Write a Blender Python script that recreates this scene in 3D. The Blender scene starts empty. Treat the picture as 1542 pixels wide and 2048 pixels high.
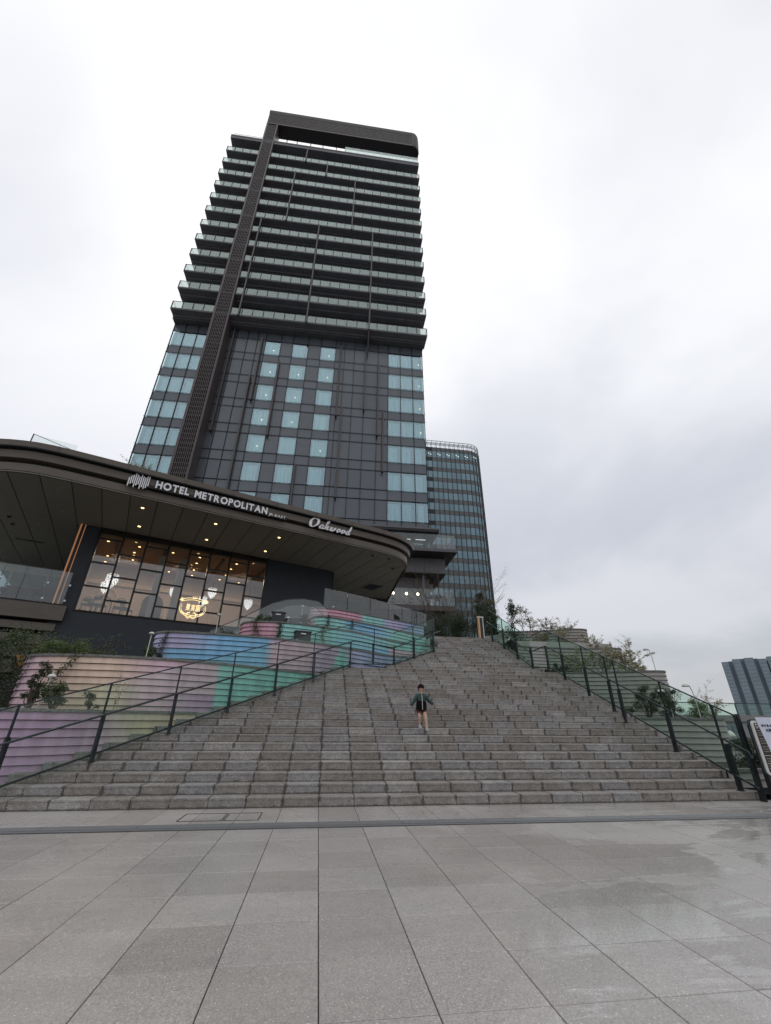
import bpy, bmesh, math, random
from mathutils import Vector, Matrix
R = math.radians
random.seed(7)
S = bpy.context.scene
COL = S.collection

# ------------------------------------------------------------------ camera
PITCH, ROLL, YAW, CAMH = 0.4626, 0.0104, 0.1383, 1.315
fw0 = Vector((math.sin(YAW), math.cos(YAW), 0)); rt0 = Vector((math.cos(YAW), -math.sin(YAW), 0)); up0 = Vector((0, 0, 1))
fwd = math.cos(PITCH)*fw0 + math.sin(PITCH)*up0
u_ = -math.sin(PITCH)*fw0 + math.cos(PITCH)*up0
rt = math.cos(ROLL)*rt0 + math.sin(ROLL)*u_
upv = -math.sin(ROLL)*rt0 + math.cos(ROLL)*u_
cd = bpy.data.cameras.new('camera'); cam = bpy.data.objects.new('camera', cd); COL.objects.link(cam)
cam.matrix_world = Matrix(((rt.x, upv.x, -fwd.x, 0), (rt.y, upv.y, -fwd.y, 0), (rt.z, upv.z, -fwd.z, CAMH), (0, 0, 0, 1)))
cd.sensor_fit = 'VERTICAL'; cd.sensor_height = 24.0; cd.lens = 24.0*835.775/2048
cd.clip_start = 0.1; cd.clip_end = 6000
S.camera = cam

# ------------------------------------------------------------------ world: overcast sky
SUN_EL, SUN_AZ = R(58), R(-14)      # azimuth measured from +Y towards +X
W = bpy.data.worlds.new('World'); S.world = W; W.use_nodes = True
nt = W.node_tree; N = nt.nodes; L = nt.links; N.clear()
out = N.new('ShaderNodeOutputWorld'); bgc = N.new('ShaderNodeBackground'); bgs = N.new('ShaderNodeBackground'); mx = N.new('ShaderNodeMixShader')
sky = N.new('ShaderNodeTexSky'); sky.sky_type = 'NISHITA'; sky.sun_disc = False
sky.sun_elevation = SUN_EL; sky.sun_rotation = SUN_AZ
L.new(sky.outputs[0], bgs.inputs[0]); bgs.inputs[1].default_value = 0.09
tc = N.new('ShaderNodeTexCoord'); sep = N.new('ShaderNodeSeparateXYZ'); L.new(tc.outputs['Generated'], sep.inputs[0])
def mathn(op, a=None, b=None, clamp=False):
    n = N.new('ShaderNodeMath'); n.operation = op; n.use_clamp = clamp
    for i, v in ((0, a), (1, b)):
        if v is None: continue
        if isinstance(v, (int, float)): n.inputs[i].default_value = v
        else: L.new(v, n.inputs[i])
    return n.outputs[0]
# flatten direction so clouds stretch towards the horizon
zc = mathn('ADD', mathn('MAXIMUM', sep.outputs[2], 0.0), 0.28)
comb = N.new('ShaderNodeCombineXYZ'); L.new(mathn('DIVIDE', sep.outputs[0], zc), comb.inputs[0]); L.new(mathn('DIVIDE', sep.outputs[1], zc), comb.inputs[1])
n1 = N.new('ShaderNodeTexNoise'); n1.inputs['Scale'].default_value = 0.85; n1.inputs['Detail'].default_value = 5; n1.inputs['Roughness'].default_value = 0.5; n1.inputs['Distortion'].default_value = 0.35
mp = N.new('ShaderNodeMapping'); mp.inputs['Location'].default_value = (4.3, 1.7, 0.0); L.new(comb.outputs[0], mp.inputs[0]); L.new(mp.outputs[0], n1.inputs['Vector'])
cr = N.new('ShaderNodeValToRGB'); L.new(n1.outputs['Fac'], cr.inputs[0])
cr.color_ramp.interpolation = 'EASE'
cr.color_ramp.elements[0].position = 0.34; cr.color_ramp.elements[0].color = (0.76, 0.77, 0.805, 1)
cr.color_ramp.elements[1].position = 0.60; cr.color_ramp.elements[1].color = (1.0, 1.0, 1.0, 1)
er = N.new('ShaderNodeValToRGB'); L.new(sep.outputs[2], er.inputs[0]); e = er.color_ramp
e.elements[0].position = 0.0; e.elements[0].color = (0.54, 0.55, 0.555, 1)
e.elements[1].position = 0.95; e.elements[1].color = (0.9, 0.9, 0.9, 1)
for p_, c_ in ((0.08, (0.54, 0.545, 0.555, 1)), (0.2, (0.565, 0.568, 0.595, 1)), (0.36, (0.64, 0.645, 0.675, 1)), (0.6, (0.80, 0.805, 0.82, 1))):
    k_ = e.elements.new(p_); k_.color = c_
mul = N.new('ShaderNodeMixRGB'); mul.blend_type = 'MULTIPLY'; mul.inputs[0].default_value = 1.0
L.new(er.outputs[0], mul.inputs[1]); L.new(cr.outputs[0], mul.inputs[2]); L.new(mul.outputs[0], bgc.inputs[0]); bgc.inputs[1].default_value = 0.93
mx.inputs[0].default_value = 0.90; L.new(bgs.outputs[0], mx.inputs[1]); L.new(bgc.outputs[0], mx.inputs[2]); L.new(mx.outputs[0], out.inputs[0])

sd = bpy.data.lights.new('sun', 'SUN'); sd.energy = 0.5; sd.angle = R(35); sd.color = (1.0, 0.97, 0.93)
sun = bpy.data.objects.new('sun', sd); COL.objects.link(sun)
sdir = Vector((math.sin(SUN_AZ)*math.cos(SUN_EL), math.cos(SUN_AZ)*math.cos(SUN_EL), math.sin(SUN_EL)))
sun.rotation_euler = sdir.to_track_quat('Z', 'Y').to_euler()
S.view_settings.view_transform = 'Standard'; S.view_settings.look = 'None'; S.view_settings.exposure = 0.47; S.view_settings.gamma = 1.0
S.view_settings.use_curve_mapping = False
S.render.engine = 'CYCLES'
S.cycles.max_bounces = 8; S.cycles.transparent_max_bounces = 24; S.cycles.diffuse_bounces = 3; S.cycles.glossy_bounces = 4
S.cycles.sample_clamp_indirect = 4.0

# ------------------------------------------------------------------ materials
def mat(name, col=(.5, .5, .5), rough=.6, metal=0., var=0.08, scale=6., detail=4., bump=0., bscale=None, obj_var=0.0, spec=.5, coat=0., coords='Object', streak=None):
    m = bpy.data.materials.new(name); m.use_nodes = True; nt = m.node_tree; N = nt.nodes; L = nt.links
    b = N['Principled BSDF']; b.inputs['Roughness'].default_value = rough; b.inputs['Metallic'].default_value = metal
    b.inputs['Specular IOR Level'].default_value = spec
    if coat: b.inputs['Coat Weight'].default_value = coat
    tc = N.new('ShaderNodeTexCoord'); vec = tc.outputs[coords]
    if streak:
        mp = N.new('ShaderNodeMapping'); mp.inputs['Scale'].default_value = streak; L.new(vec, mp.inputs[0]); vec = mp.outputs[0]
    no = N.new('ShaderNodeTexNoise'); no.inputs['Scale'].default_value = scale; no.inputs['Detail'].default_value = detail; L.new(vec, no.inputs['Vector'])
    r = N.new('ShaderNodeValToRGB'); L.new(no.outputs['Fac'], r.inputs[0])
    r.color_ramp.elements[0].position = .3; r.color_ramp.elements[1].position = .7
    r.color_ramp.elements[0].color = (*[max(0, c*(1-var)) for c in col], 1); r.color_ramp.elements[1].color = (*[min(1, c*(1+var)) for c in col], 1)
    c_out = r.outputs[0]
    if obj_var:
        oi = N.new('ShaderNodeObjectInfo'); hv = N.new('ShaderNodeHueSaturation')
        mr = N.new('ShaderNodeMapRange'); mr.inputs[3].default_value = 1-obj_var; mr.inputs[4].default_value = 1+obj_var
        L.new(oi.outputs['Random'], mr.inputs[0]); L.new(mr.outputs[0], hv.inputs['Value']); L.new(c_out, hv.inputs['Color']); c_out = hv.outputs[0]
    L.new(c_out, b.inputs['Base Color'])
    if bump:
        n2 = N.new('ShaderNodeTexNoise'); n2.inputs['Scale'].default_value = bscale or scale*8; n2.inputs['Detail'].default_value = 5; L.new(tc.outputs['Object'], n2.inputs['Vector'])
        bp = N.new('ShaderNodeBump'); bp.inputs['Strength'].default_value = bump; bp.inputs['Distance'].default_value = .02
        L.new(n2.outputs['Fac'], bp.inputs['Height']); L.new(bp.outputs[0], b.inputs['Normal'])
    return m

def glass(name, tint=(.8, .9, .86), refl=.10, rough=.02, refl_col=(1, 1, 1), deep=None):
    m = bpy.data.materials.new(name); m.use_nodes = True; nt = m.node_tree; N = nt.nodes; L = nt.links; N.clear()
    o = N.new('ShaderNodeOutputMaterial'); t = N.new('ShaderNodeBsdfTransparent'); g = N.new('ShaderNodeBsdfGlossy'); mx = N.new('ShaderNodeMixShader')
    g.inputs['Roughness'].default_value = rough; g.inputs[0].default_value = (*refl_col, 1)
    lw = N.new('ShaderNodeLayerWeight'); lw.inputs['Blend'].default_value = .5
    mr = N.new('ShaderNodeMapRange'); mr.inputs[1].default_value = 0; mr.inputs[2].default_value = 1; mr.inputs[3].default_value = refl; mr.inputs[4].default_value = min(1, refl*4+(.25 if not deep else .06))
    pw = N.new('ShaderNodeMath'); pw.operation = 'POWER'; pw.inputs[1].default_value = 3; L.new(lw.outputs['Facing'], pw.inputs[0]); L.new(pw.outputs[0], mr.inputs[0]); L.new(mr.outputs[0], mx.inputs[0])
    if deep:   # longer path through the pane at a slant: stronger tint
        c = N.new('ShaderNodeMixRGB'); c.inputs[1].default_value = (*tint, 1); c.inputs[2].default_value = (*deep, 1); L.new(lw.outputs['Facing'], c.inputs[0]); L.new(c.outputs[0], t.inputs[0])
    else: t.inputs[0].default_value = (*tint, 1)
    L.new(t.outputs[0], mx.inputs[1]); L.new(g.outputs[0], mx.inputs[2]); L.new(mx.outputs[0], o.inputs[0])
    return m

def emis(name, col, s):
    m = bpy.data.materials.new(name); m.use_nodes = True; b = m.node_tree.nodes['Principled BSDF']
    b.inputs['Base Color'].default_value = (*col, 1); b.inputs['Emission Color'].default_value = (*col, 1); b.inputs['Emission Strength'].default_value = s
    return m

def stone_step_mat():
    m = bpy.data.materials.new('step_granite'); m.use_nodes = True; nt = m.node_tree; N = nt.nodes; L = nt.links; b = N['Principled BSDF']
    b.inputs['Roughness'].default_value = .72
    ge = N.new('ShaderNodeNewGeometry'); sp = N.new('ShaderNodeSeparateXYZ'); L.new(ge.outputs['Position'], sp.inputs[0])
    def M(op, a, b_=None, c=None, clamp=False):
        n = N.new('ShaderNodeMath'); n.operation = op; n.use_clamp = clamp
        for i, v in enumerate((a, b_, c)):
            if v is None: continue
            if isinstance(v, (int, float)): n.inputs[i].default_value = v
            else: L.new(v, n.inputs[i])
        return n.outputs[0]
    def noise(sc, det=4, rough=.6, vec=None):
        n = N.new('ShaderNodeTexNoise'); n.inputs['Scale'].default_value = sc; n.inputs['Detail'].default_value = det; n.inputs['Roughness'].default_value = rough
        L.new(vec or ge.outputs['Position'], n.inputs['Vector']); return n.outputs['Fac']
    # cell id tint: per block of the 0.6 m module and 0.145 m rise
    fx = M('FLOOR', M('DIVIDE', M('SUBTRACT', sp.outputs[0], .1064), .6)); fz = M('FLOOR', M('DIVIDE', M('ADD', sp.outputs[2], -.001), .1449))
    cb = N.new('ShaderNodeCombineXYZ'); L.new(fx, cb.inputs[0]); L.new(fz, cb.inputs[1])
    wn = N.new('ShaderNodeTexWhiteNoise'); wn.noise_dimensions = '3D'; L.new(cb.outputs[0], wn.inputs['Vector'])
    tint = N.new('ShaderNodeValToRGB'); L.new(wn.outputs['Value'], tint.inputs[0])
    tint.color_ramp.elements[0].color = (.225, .207, .190, 1); tint.color_ramp.elements[1].color = (.350, .334, .316, 1)
    k = tint.color_ramp.elements.new(.55); k.color = (.262, .244, .228, 1)
    k = tint.color_ramp.elements.new(.8); k.color = (.270, .268, .272, 1)
    # patches of pale lime bloom
    bl = N.new('ShaderNodeValToRGB'); L.new(noise(1.7, 5), bl.inputs[0]); bl.color_ramp.elements[0].position = .5; bl.color_ramp.elements[1].position = .72
    bl.color_ramp.elements[0].color = (0, 0, 0, 1); bl.color_ramp.elements[1].color = (1, 1, 1, 1)
    m1 = N.new('ShaderNodeMixRGB'); L.new(M('MULTIPLY', bl.outputs[0], .5), m1.inputs[0]); L.new(tint.outputs[0], m1.inputs[1]); m1.inputs[2].default_value = (.40, .40, .405, 1)
    # granite speckle
    v = N.new('ShaderNodeTexVoronoi'); v.inputs['Scale'].default_value = 75; L.new(ge.outputs['Position'], v.inputs['Vector'])
    s1 = N.new('ShaderNodeValToRGB'); L.new(v.outputs['Color'], s1.inputs[0]); s1.color_ramp.elements[0].color = (.62, .6, .58, 1); s1.color_ramp.elements[1].color = (1.38, 1.35, 1.32, 1)
    m2 = N.new('ShaderNodeMixRGB'); m2.blend_type = 'MULTIPLY'; m2.inputs[0].default_value = 1; L.new(m1.outputs[0], m2.inputs[1]); L.new(s1.outputs[0], m2.inputs[2])
    n3 = noise(9, 6, .7); r3 = N.new('ShaderNodeValToRGB'); L.new(n3, r3.inputs[0]); r3.color_ramp.elements[0].position = .3; r3.color_ramp.elements[0].color = (.72, .72, .72, 1); r3.color_ramp.elements[1].position = .65; r3.color_ramp.elements[1].color = (1.1, 1.1, 1.1, 1)
    m3 = N.new('ShaderNodeMixRGB'); m3.blend_type = 'MULTIPLY'; m3.inputs[0].default_value = 1; L.new(m2.outputs[0], m3.inputs[1]); L.new(r3.outputs[0], m3.inputs[2])
    # moss and dirt along the joints and the foot of each riser
    gx = M('FRACT', M('DIVIDE', M('SUBTRACT', sp.outputs[0], .1064), .6)); dx = M('MULTIPLY', M('MINIMUM', gx, M('SUBTRACT', 1, gx)), .6)
    gz = M('MULTIPLY', M('FRACT', M('DIVIDE', M('ADD', sp.outputs[2], .0005), .1449)), .1449)
    nd = noise(6, 5, .7); w = M('MULTIPLY', M('SUBTRACT', nd, .42, None, True), .24)
    j1 = M('LESS_THAN', dx, w)
    w2 = M('MULTIPLY', M('SUBTRACT', noise(4.3, 5, .7), .28, None, True), .10)
    sn = N.new('ShaderNodeSeparateXYZ'); L.new(ge.outputs['True Normal'], sn.inputs[0])
    j2 = M('MULTIPLY', M('LESS_THAN', gz, w2), M('LESS_THAN', sn.outputs[2], .5))     # foot of the risers only, not the treads
    dirt = M('MAXIMUM', M('MULTIPLY', j1, .66), M('MULTIPLY', j2, .66))
    m4 = N.new('ShaderNodeMixRGB'); L.new(dirt, m4.inputs[0]); L.new(m3.outputs[0], m4.inputs[1]); m4.inputs[2].default_value = (.058, .050, .042, 1)
    L.new(m4.outputs[0], b.inputs['Base Color'])
    bp = N.new('ShaderNodeBump'); bp.inputs['Strength'].default_value = .55; bp.inputs['Distance'].default_value = .01
    L.new(noise(55, 5, .7), bp.inputs['Height']); L.new(bp.outputs[0], b.inputs['Normal'])
    return m

def paving_mat():
    m = bpy.data.materials.new('paving_concrete'); m.use_nodes = True; nt = m.node_tree; N = nt.nodes; L = nt.links; b = N['Principled BSDF']
    ge = N.new('ShaderNodeNewGeometry')
    def noise(sc, det=4, rough=.6, scale3=None, dist=0.):
        n = N.new('ShaderNodeTexNoise'); n.inputs['Scale'].default_value = sc; n.inputs['Detail'].default_value = det; n.inputs['Roughness'].default_value = rough; n.inputs['Distortion'].default_value = dist
        if scale3:
            mp = N.new('ShaderNodeMapping'); mp.inputs['Scale'].default_value = scale3; L.new(ge.outputs['Position'], mp.inputs[0]); L.new(mp.outputs[0], n.inputs['Vector'])
        else: L.new(ge.outputs['Position'], n.inputs['Vector'])
        return n.outputs['Fac']
    def ramp(f, p0, c0, p1, c1, interp='LINEAR'):
        r = N.new('ShaderNodeValToRGB'); L.new(f, r.inputs[0]); r.color_ramp.interpolation = interp
        r.color_ramp.elements[0].position = p0; r.color_ramp.elements[0].color = (*([c0]*3 if isinstance(c0, (int, float)) else c0), 1)
        r.color_ramp.elements[1].position = p1; r.color_ramp.elements[1].color = (*([c1]*3 if isinstance(c1, (int, float)) else c1), 1)
        return r.outputs[0]
    def mixc(t, f, a, c):
        n = N.new('ShaderNodeMixRGB'); n.blend_type = t
        if isinstance(f, (int, float)): n.inputs[0].default_value = f
        else: L.new(f, n.inputs[0])
        for i, v in ((1, a), (2, c)):
            if isinstance(v, tuple): n.inputs[i].default_value = (*v, 1)
            else: L.new(v, n.inputs[i])
        return n.outputs[0]
    oi = N.new('ShaderNodeObjectInfo')
    base = ramp(oi.outputs['Random'], 0, (.362, .338, .316), 1, (.430, .404, .380))
    # aggregate: pale and dark chips
    v = N.new('ShaderNodeTexVoronoi'); v.inputs['Scale'].default_value = 130; v.inputs['Randomness'].default_value = 1; L.new(ge.outputs['Position'], v.inputs['Vector'])
    c = mixc('MULTIPLY', 1.0, base, ramp(v.outputs['Color'], 0, .72, 1, 1.28))
    v2 = N.new('ShaderNodeTexVoronoi'); v2.inputs['Scale'].default_value = 48; L.new(ge.outputs['Position'], v2.inputs['Vector'])
    chip = ramp(v2.outputs['Distance'], .15, 1, .25, 0)
    wn = N.new('ShaderNodeTexWhiteNoise'); L.new(v2.outputs['Position'], wn.inputs['Vector'])
    sel = ramp(wn.outputs['Value'], .78, 0, .80, 1); mm = N.new('ShaderNodeMath'); mm.operation = 'MULTIPLY'; L.new(chip, mm.inputs[0]); L.new(sel, mm.inputs[1])
    c = mixc('MIX', mm.outputs[0], c, (.74, .72, .70))
    # water film dragged by a squeegee: long smears parallel to the steps, blotches
    smear = noise(1.0, 6, .62, (.42, 2.3, 1), .6)
    blot = noise(.55, 5, .55, None, .8)
    sp = N.new('ShaderNodeSeparateXYZ'); L.new(ge.outputs['Position'], sp.inputs[0])
    right = ramp(sp.outputs[0], .5, 0, 1.0, 1)          # standing water only right of the middle of the plaza
    ad = N.new('ShaderNodeMath'); ad.operation = 'ADD'; L.new(smear, ad.inputs[0]); L.new(blot, ad.inputs[1])
    w0 = ramp(ad.outputs[0], .975, 0, 1.01, 1); wm = N.new('ShaderNodeMath'); wm.operation = 'MULTIPLY'; L.new(w0, wm.inputs[0]); L.new(right, wm.inputs[1]); wet = wm.outputs[0]
    damp = ramp(blot, .35, 0, .65, 1)
    c = mixc('MULTIPLY', 1.0, c, ramp(smear, .3, .90, .7, 1.05))
    c = mixc('MULTIPLY', 1.0, c, ramp(damp, 0, 1.04, 1, .92))
    c = mixc('MULTIPLY', 1.0, c, ramp(noise(7.0, 6, .75), .30, .88, .45, 1.0))      # faint scuffs and spots
    c = mixc('MULTIPLY', wet, c, (1.03, 1.03, 1.035))  # sky sheen of the water film, lightened into the base colour
    L.new(c, b.inputs['Base Color'])
    r1 = ramp(damp, 0, .36, 1, .22); r2 = mixc('MIX', wet, r1, (.09, .09, .09)); L.new(r2, b.inputs['Roughness'])
    b.inputs['Specular IOR Level'].default_value = .5
    bp = N.new('ShaderNodeBump'); bp.inputs['Distance'].default_value = .004
    L.new(ramp(wet, 0, .30, 1, .04), bp.inputs['Strength']); L.new(noise(160, 3), bp.inputs['Height']); L.new(bp.outputs[0], b.inputs['Normal'])
    return m

def paint_mat():
    m = bpy.data.materials.new('painted_cladding'); m.use_nodes = True; nt = m.node_tree; N = nt.nodes; L = nt.links; b = N['Principled BSDF']
    b.inputs['Roughness'].default_value = .55
    a = N.new('ShaderNodeAttribute'); a.attribute_name = 'paint'
    ge = N.new('ShaderNodeNewGeometry'); no = N.new('ShaderNodeTexNoise'); no.inputs['Scale'].default_value = 3; no.inputs['Detail'].default_value = 6
    mp = N.new('ShaderNodeMapping'); mp.inputs['Scale'].default_value = (2, 2, .35); L.new(ge.outputs['Position'], mp.inputs[0]); L.new(mp.outputs[0], no.inputs['Vector'])
    r = N.new('ShaderNodeValToRGB'); L.new(no.outputs['Fac'], r.inputs[0]); r.color_ramp.elements[0].position = .3; r.color_ramp.elements[0].color = (.78, .77, .75, 1); r.color_ramp.elements[1].position = .65; r.color_ramp.elements[1].color = (1.03, 1.03, 1.03, 1)
    mx = N.new('ShaderNodeMixRGB'); mx.blend_type = 'MULTIPLY'; mx.inputs[0].default_value = 1; L.new(a.outputs['Color'], mx.inputs[1]); L.new(r.outputs[0], mx.inputs[2]); L.new(mx.outputs[0], b.inputs['Base Color'])
    return m

def curtain_mat(name, a, c):
    m = bpy.data.materials.new(name); m.use_nodes = True; nt = m.node_tree; N = nt.nodes; L = nt.links; b = N['Principled BSDF']; b.inputs['Roughness'].default_value = .9
    tc = N.new('ShaderNodeTexCoord'); mp = N.new('ShaderNodeMapping'); mp.inputs['Scale'].default_value = (1, .05, .06); L.new(tc.outputs['Object'], mp.inputs[0])
    oi = N.new('ShaderNodeObjectInfo'); ad = N.new('ShaderNodeVectorMath'); L.new(mp.outputs[0], ad.inputs[0]); L.new(oi.outputs['Location'], ad.inputs[1])
    n = N.new('ShaderNodeTexNoise'); n.inputs['Scale'].default_value = 7; n.inputs['Detail'].default_value = 3; L.new(ad.outputs[0], n.inputs['Vector'])
    r = N.new('ShaderNodeValToRGB'); L.new(n.outputs['Fac'], r.inputs[0]); r.color_ramp.elements[0].position = .35; r.color_ramp.elements[1].position = .62
    r.color_ramp.elements[0].color = (*a, 1); r.color_ramp.elements[1].color = (*c, 1); L.new(r.outputs[0], b.inputs['Base Color'])
    return m

def leaf_mat(name, c0, c1, c2=None, rough=.55):
    m = bpy.data.materials.new(name); m.use_nodes = True; nt = m.node_tree; N = nt.nodes; L = nt.links; b = N['Principled BSDF']; b.inputs['Roughness'].default_value = rough
    a = N.new('ShaderNodeAttribute'); a.attribute_name = 'rnd'
    r = N.new('ShaderNodeValToRGB'); L.new(a.outputs['Fac'], r.inputs[0]); r.color_ramp.elements[0].color = (*c0, 1); r.color_ramp.elements[1].color = (*c1, 1)
    if c2: k = r.color_ramp.elements.new(.9); k.color = (*c1, 1); r.color_ramp.elements[2].color = (*c2, 1)
    L.new(r.outputs[0], b.inputs['Base Color'])
    return m

MT = dict(
    step=stone_step_mat(), paving=paving_mat(), paint=paint_mat(),
    joint=mat('joint_dirt', (.05, .046, .042), .9, var=.3, scale=20),
    ground=mat('ground_asphalt', (.12, .118, .115), .85, var=.2, scale=.3),
    coping=mat('coping_granite', (.17, .165, .155), .8, var=.45, scale=28, detail=6, bump=.5, bscale=50),
    soil=mat('planter_soil', (.035, .028, .02), .95, var=.4, scale=12, bump=.6, bscale=20),
    steel=mat('charcoal_steel', (.024, .029, .034), .42, .35, var=.15, scale=8),
    rail=mat('steel_handrail', (.045, .05, .055), .33, .7, var=.12, scale=14),
    stairglass=glass('railing_glass', (.955, .985, .97), .018, .015, (.92, 1, .96), (.68, .85, .77)),
    clearglass=glass('clear_guard_glass', (.90, .93, .92), .06, .015),
    panel=mat('facade_panel', (.108, .122, .138), .22, .2, var=.06, scale=.6, obj_var=.06),
    mullion=mat('mullion_black', (.014, .016, .019), .4, .3, var=.1, scale=10),
    winglass=glass('window_glass', (.80, .92, .93), .22, .02, (.70, .85, .92)),
    curtain=curtain_mat('window_curtain', (.33, .39, .39), (.55, .62, .61)),
    curtain_d=curtain_mat('balcony_curtain', (.45, .48, .48), (.68, .71, .71)),
    winback=mat('window_interior', (.10, .12, .14), .8, var=.1, scale=2),
    core=mat('tower_core', (.095, .098, .11), .6, var=.12, scale=.5),
    slab=mat('balcony_slab', (.135, .135, .15), .6, var=.12, scale=1.2),
    slabedge=mat('balcony_edge_trim', (.12, .12, .125), .5, .2, var=.1, scale=3),
    balglass=glass('balcony_glass', (.80, .84, .83), .19, .05, (.62, .70, .67)),
    brown=mat('bronze_aluminium', (.082, .068, .068), .42, .3, var=.12, scale=2),
    brown_d=mat('bronze_aluminium_dark', (.022, .019, .020), .5, .3, var=.12, scale=2),
    fascia=mat('canopy_fascia', (.125, .104, .086), .48, .25, var=.09, scale=1.2, streak=(1, 1, 3)),
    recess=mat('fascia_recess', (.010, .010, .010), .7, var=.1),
    soffit=mat('soffit_board', (.235, .22, .18), .75, var=.10, scale=5, detail=6, obj_var=.05, streak=(3, .7, 1)),
    navy=mat('navy_wall', (.028, .034, .044), .55, .1, var=.08, scale=2),
    white=mat('sign_white', (.80, .80, .82), .4, var=.03),
    silver=mat('sign_silver', (.62, .63, .65), .3, .4, var=.05),
    shopglass=glass('restaurant_glass', (.86, .86, .84), .09, .01),
    room=mat('restaurant_wall', (.42, .34, .285), .8, var=.06, scale=1.5),
    roomceil=mat('restaurant_ceiling', (.30, .185, .11), .7, var=.08, scale=1.5),
    roomfloor=mat('restaurant_floor', (.16, .10, .06), .5, var=.15, scale=3),
    cream=mat('cream_plaster', (.52, .42, .34), .8, var=.05),
    wood=mat('dark_wood', (.07, .045, .03), .5, var=.25, scale=5, streak=(1, 6, 1)),
    palecol=mat('pale_column', (.40, .42, .40), .7, var=.05, scale=2),
    copper=emis('copper_light_strip', (.50, .22, .10), .30),
    lamp=emis('downlight_glow', (1.0, .66, .26), 4.0), lampw=emis('warm_bulb', (1.0, .82, .55), 5.0), pend=emis('pendant_glow', (.95, .97, 1.0), .62), officelight=emis('office_ceiling_light', (.9, .95, .9), .9),
    neon=emis('neon_tube', (1.0, .78, .42), 1.0), lamp_off=mat('unlit_fitting', (.34, .33, .30), .4, var=.05),
    officeglass=mat('office_glass', (.15, .225, .26), .10, .5, var=.10, scale=.25, obj_var=.16),
    officespan=mat('office_spandrel', (.125, .125, .128), .6, var=.06, scale=1, obj_var=.05),
    officedark=mat('office_louvre', (.014, .015, .017), .6, var=.1), officemull=mat('office_mullion', (.05, .055, .06), .45, .3, var=.1),
    officerail=mat('roof_rail_steel', (.34, .38, .39), .45, .3, var=.1),
    apt_a=mat('apartment_wall', (.20, .25, .29), .7, var=.1, scale=.05), apt_b=mat('apartment_recess', (.14, .18, .215), .6, var=.1, scale=.05), apt_c=mat('apartment_window', (.24, .29, .33), .35, var=.15, scale=.1),  # distance haze put into these colours: paler and bluer
    beige=mat('beige_cladding', (.30, .285, .262), .6, var=.10, scale=2.5, detail=6, streak=(2, 2, .4), obj_var=.03),
    concrete=mat('plain_concrete', (.24, .235, .225), .8, var=.12, scale=1.5),
    bark=mat('bark', (.09, .07, .052), .9, var=.3, scale=20), barkpale=mat('pale_bark', (.20, .17, .14), .9, var=.2, scale=20),
    leaf_d=leaf_mat('leaf_dark', (.018, .030, .014), (.060, .085, .035)), leaf_m=leaf_mat('leaf_mid', (.035, .055, .02), (.095, .125, .05)),
    leaf_b=leaf_mat('leaf_bright', (.05, .08, .02), (.15, .20, .06)), leaf_y=leaf_mat('leaf_ochre', (.06, .065, .02), (.24, .19, .06), (.34, .22, .06)),
    leaf_p=leaf_mat('leaf_pale', (.12, .13, .065), (.36, .34, .19), (.46, .36, .19)), flower=mat('white_flower', (.75, .72, .66), .6),
    skin=mat('skin', (.50, .31, .23), .55, var=.04), hair=mat('dark_hair', (.018, .012, .010), .95, spec=.1, var=.2, scale=40, streak=(1, 1, .2)),
    jgreen=mat('jacket_green', (.020, .052, .046), .7, var=.12, scale=12), jblack=mat('jacket_black', (.005, .005, .006), .9, spec=.15, var=.1),
    shorts=mat('shorts_maroon', (.10, .022, .02), .8, var=.1), shoe=mat('shoe_pale', (.45, .44, .45), .6, var=.05), zip=mat('zip_pale', (.55, .55, .45), .4),
    box=mat('charcoal_box', (.030, .032, .038), .5, .1, var=.1), signbrown=mat('sign_brown', (.035, .025, .022), .5, var=.08), signframe=mat('sign_frame_pale', (.62, .62, .60), .4, var=.04),
    paper=mat('paper_notice', (.62, .64, .76), .7, var=.02), ink=mat('black_ink', (.02, .02, .03), .6), red=mat('red_print', (.5, .06, .05), .6), grey_ink=mat('grey_print', (.32, .30, .28), .6),
    orange=mat('orange_pennant', (.42, .20, .04), .6), orangeboard=mat('orange_board', (.62, .36, .20), .6), plastic=mat('pale_plastic', (.60, .60, .56), .5, var=.04),
    fabric=mat('dark_upholstery', (.035, .035, .04), .9), far=mat('far_building', (.22, .25, .25), .7, var=.1, scale=.3),
    lead=mat('drain_cover', (.20, .205, .215), .45, .3, var=.10, scale=4, streak=(.4, 6, 1)),
)

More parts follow.
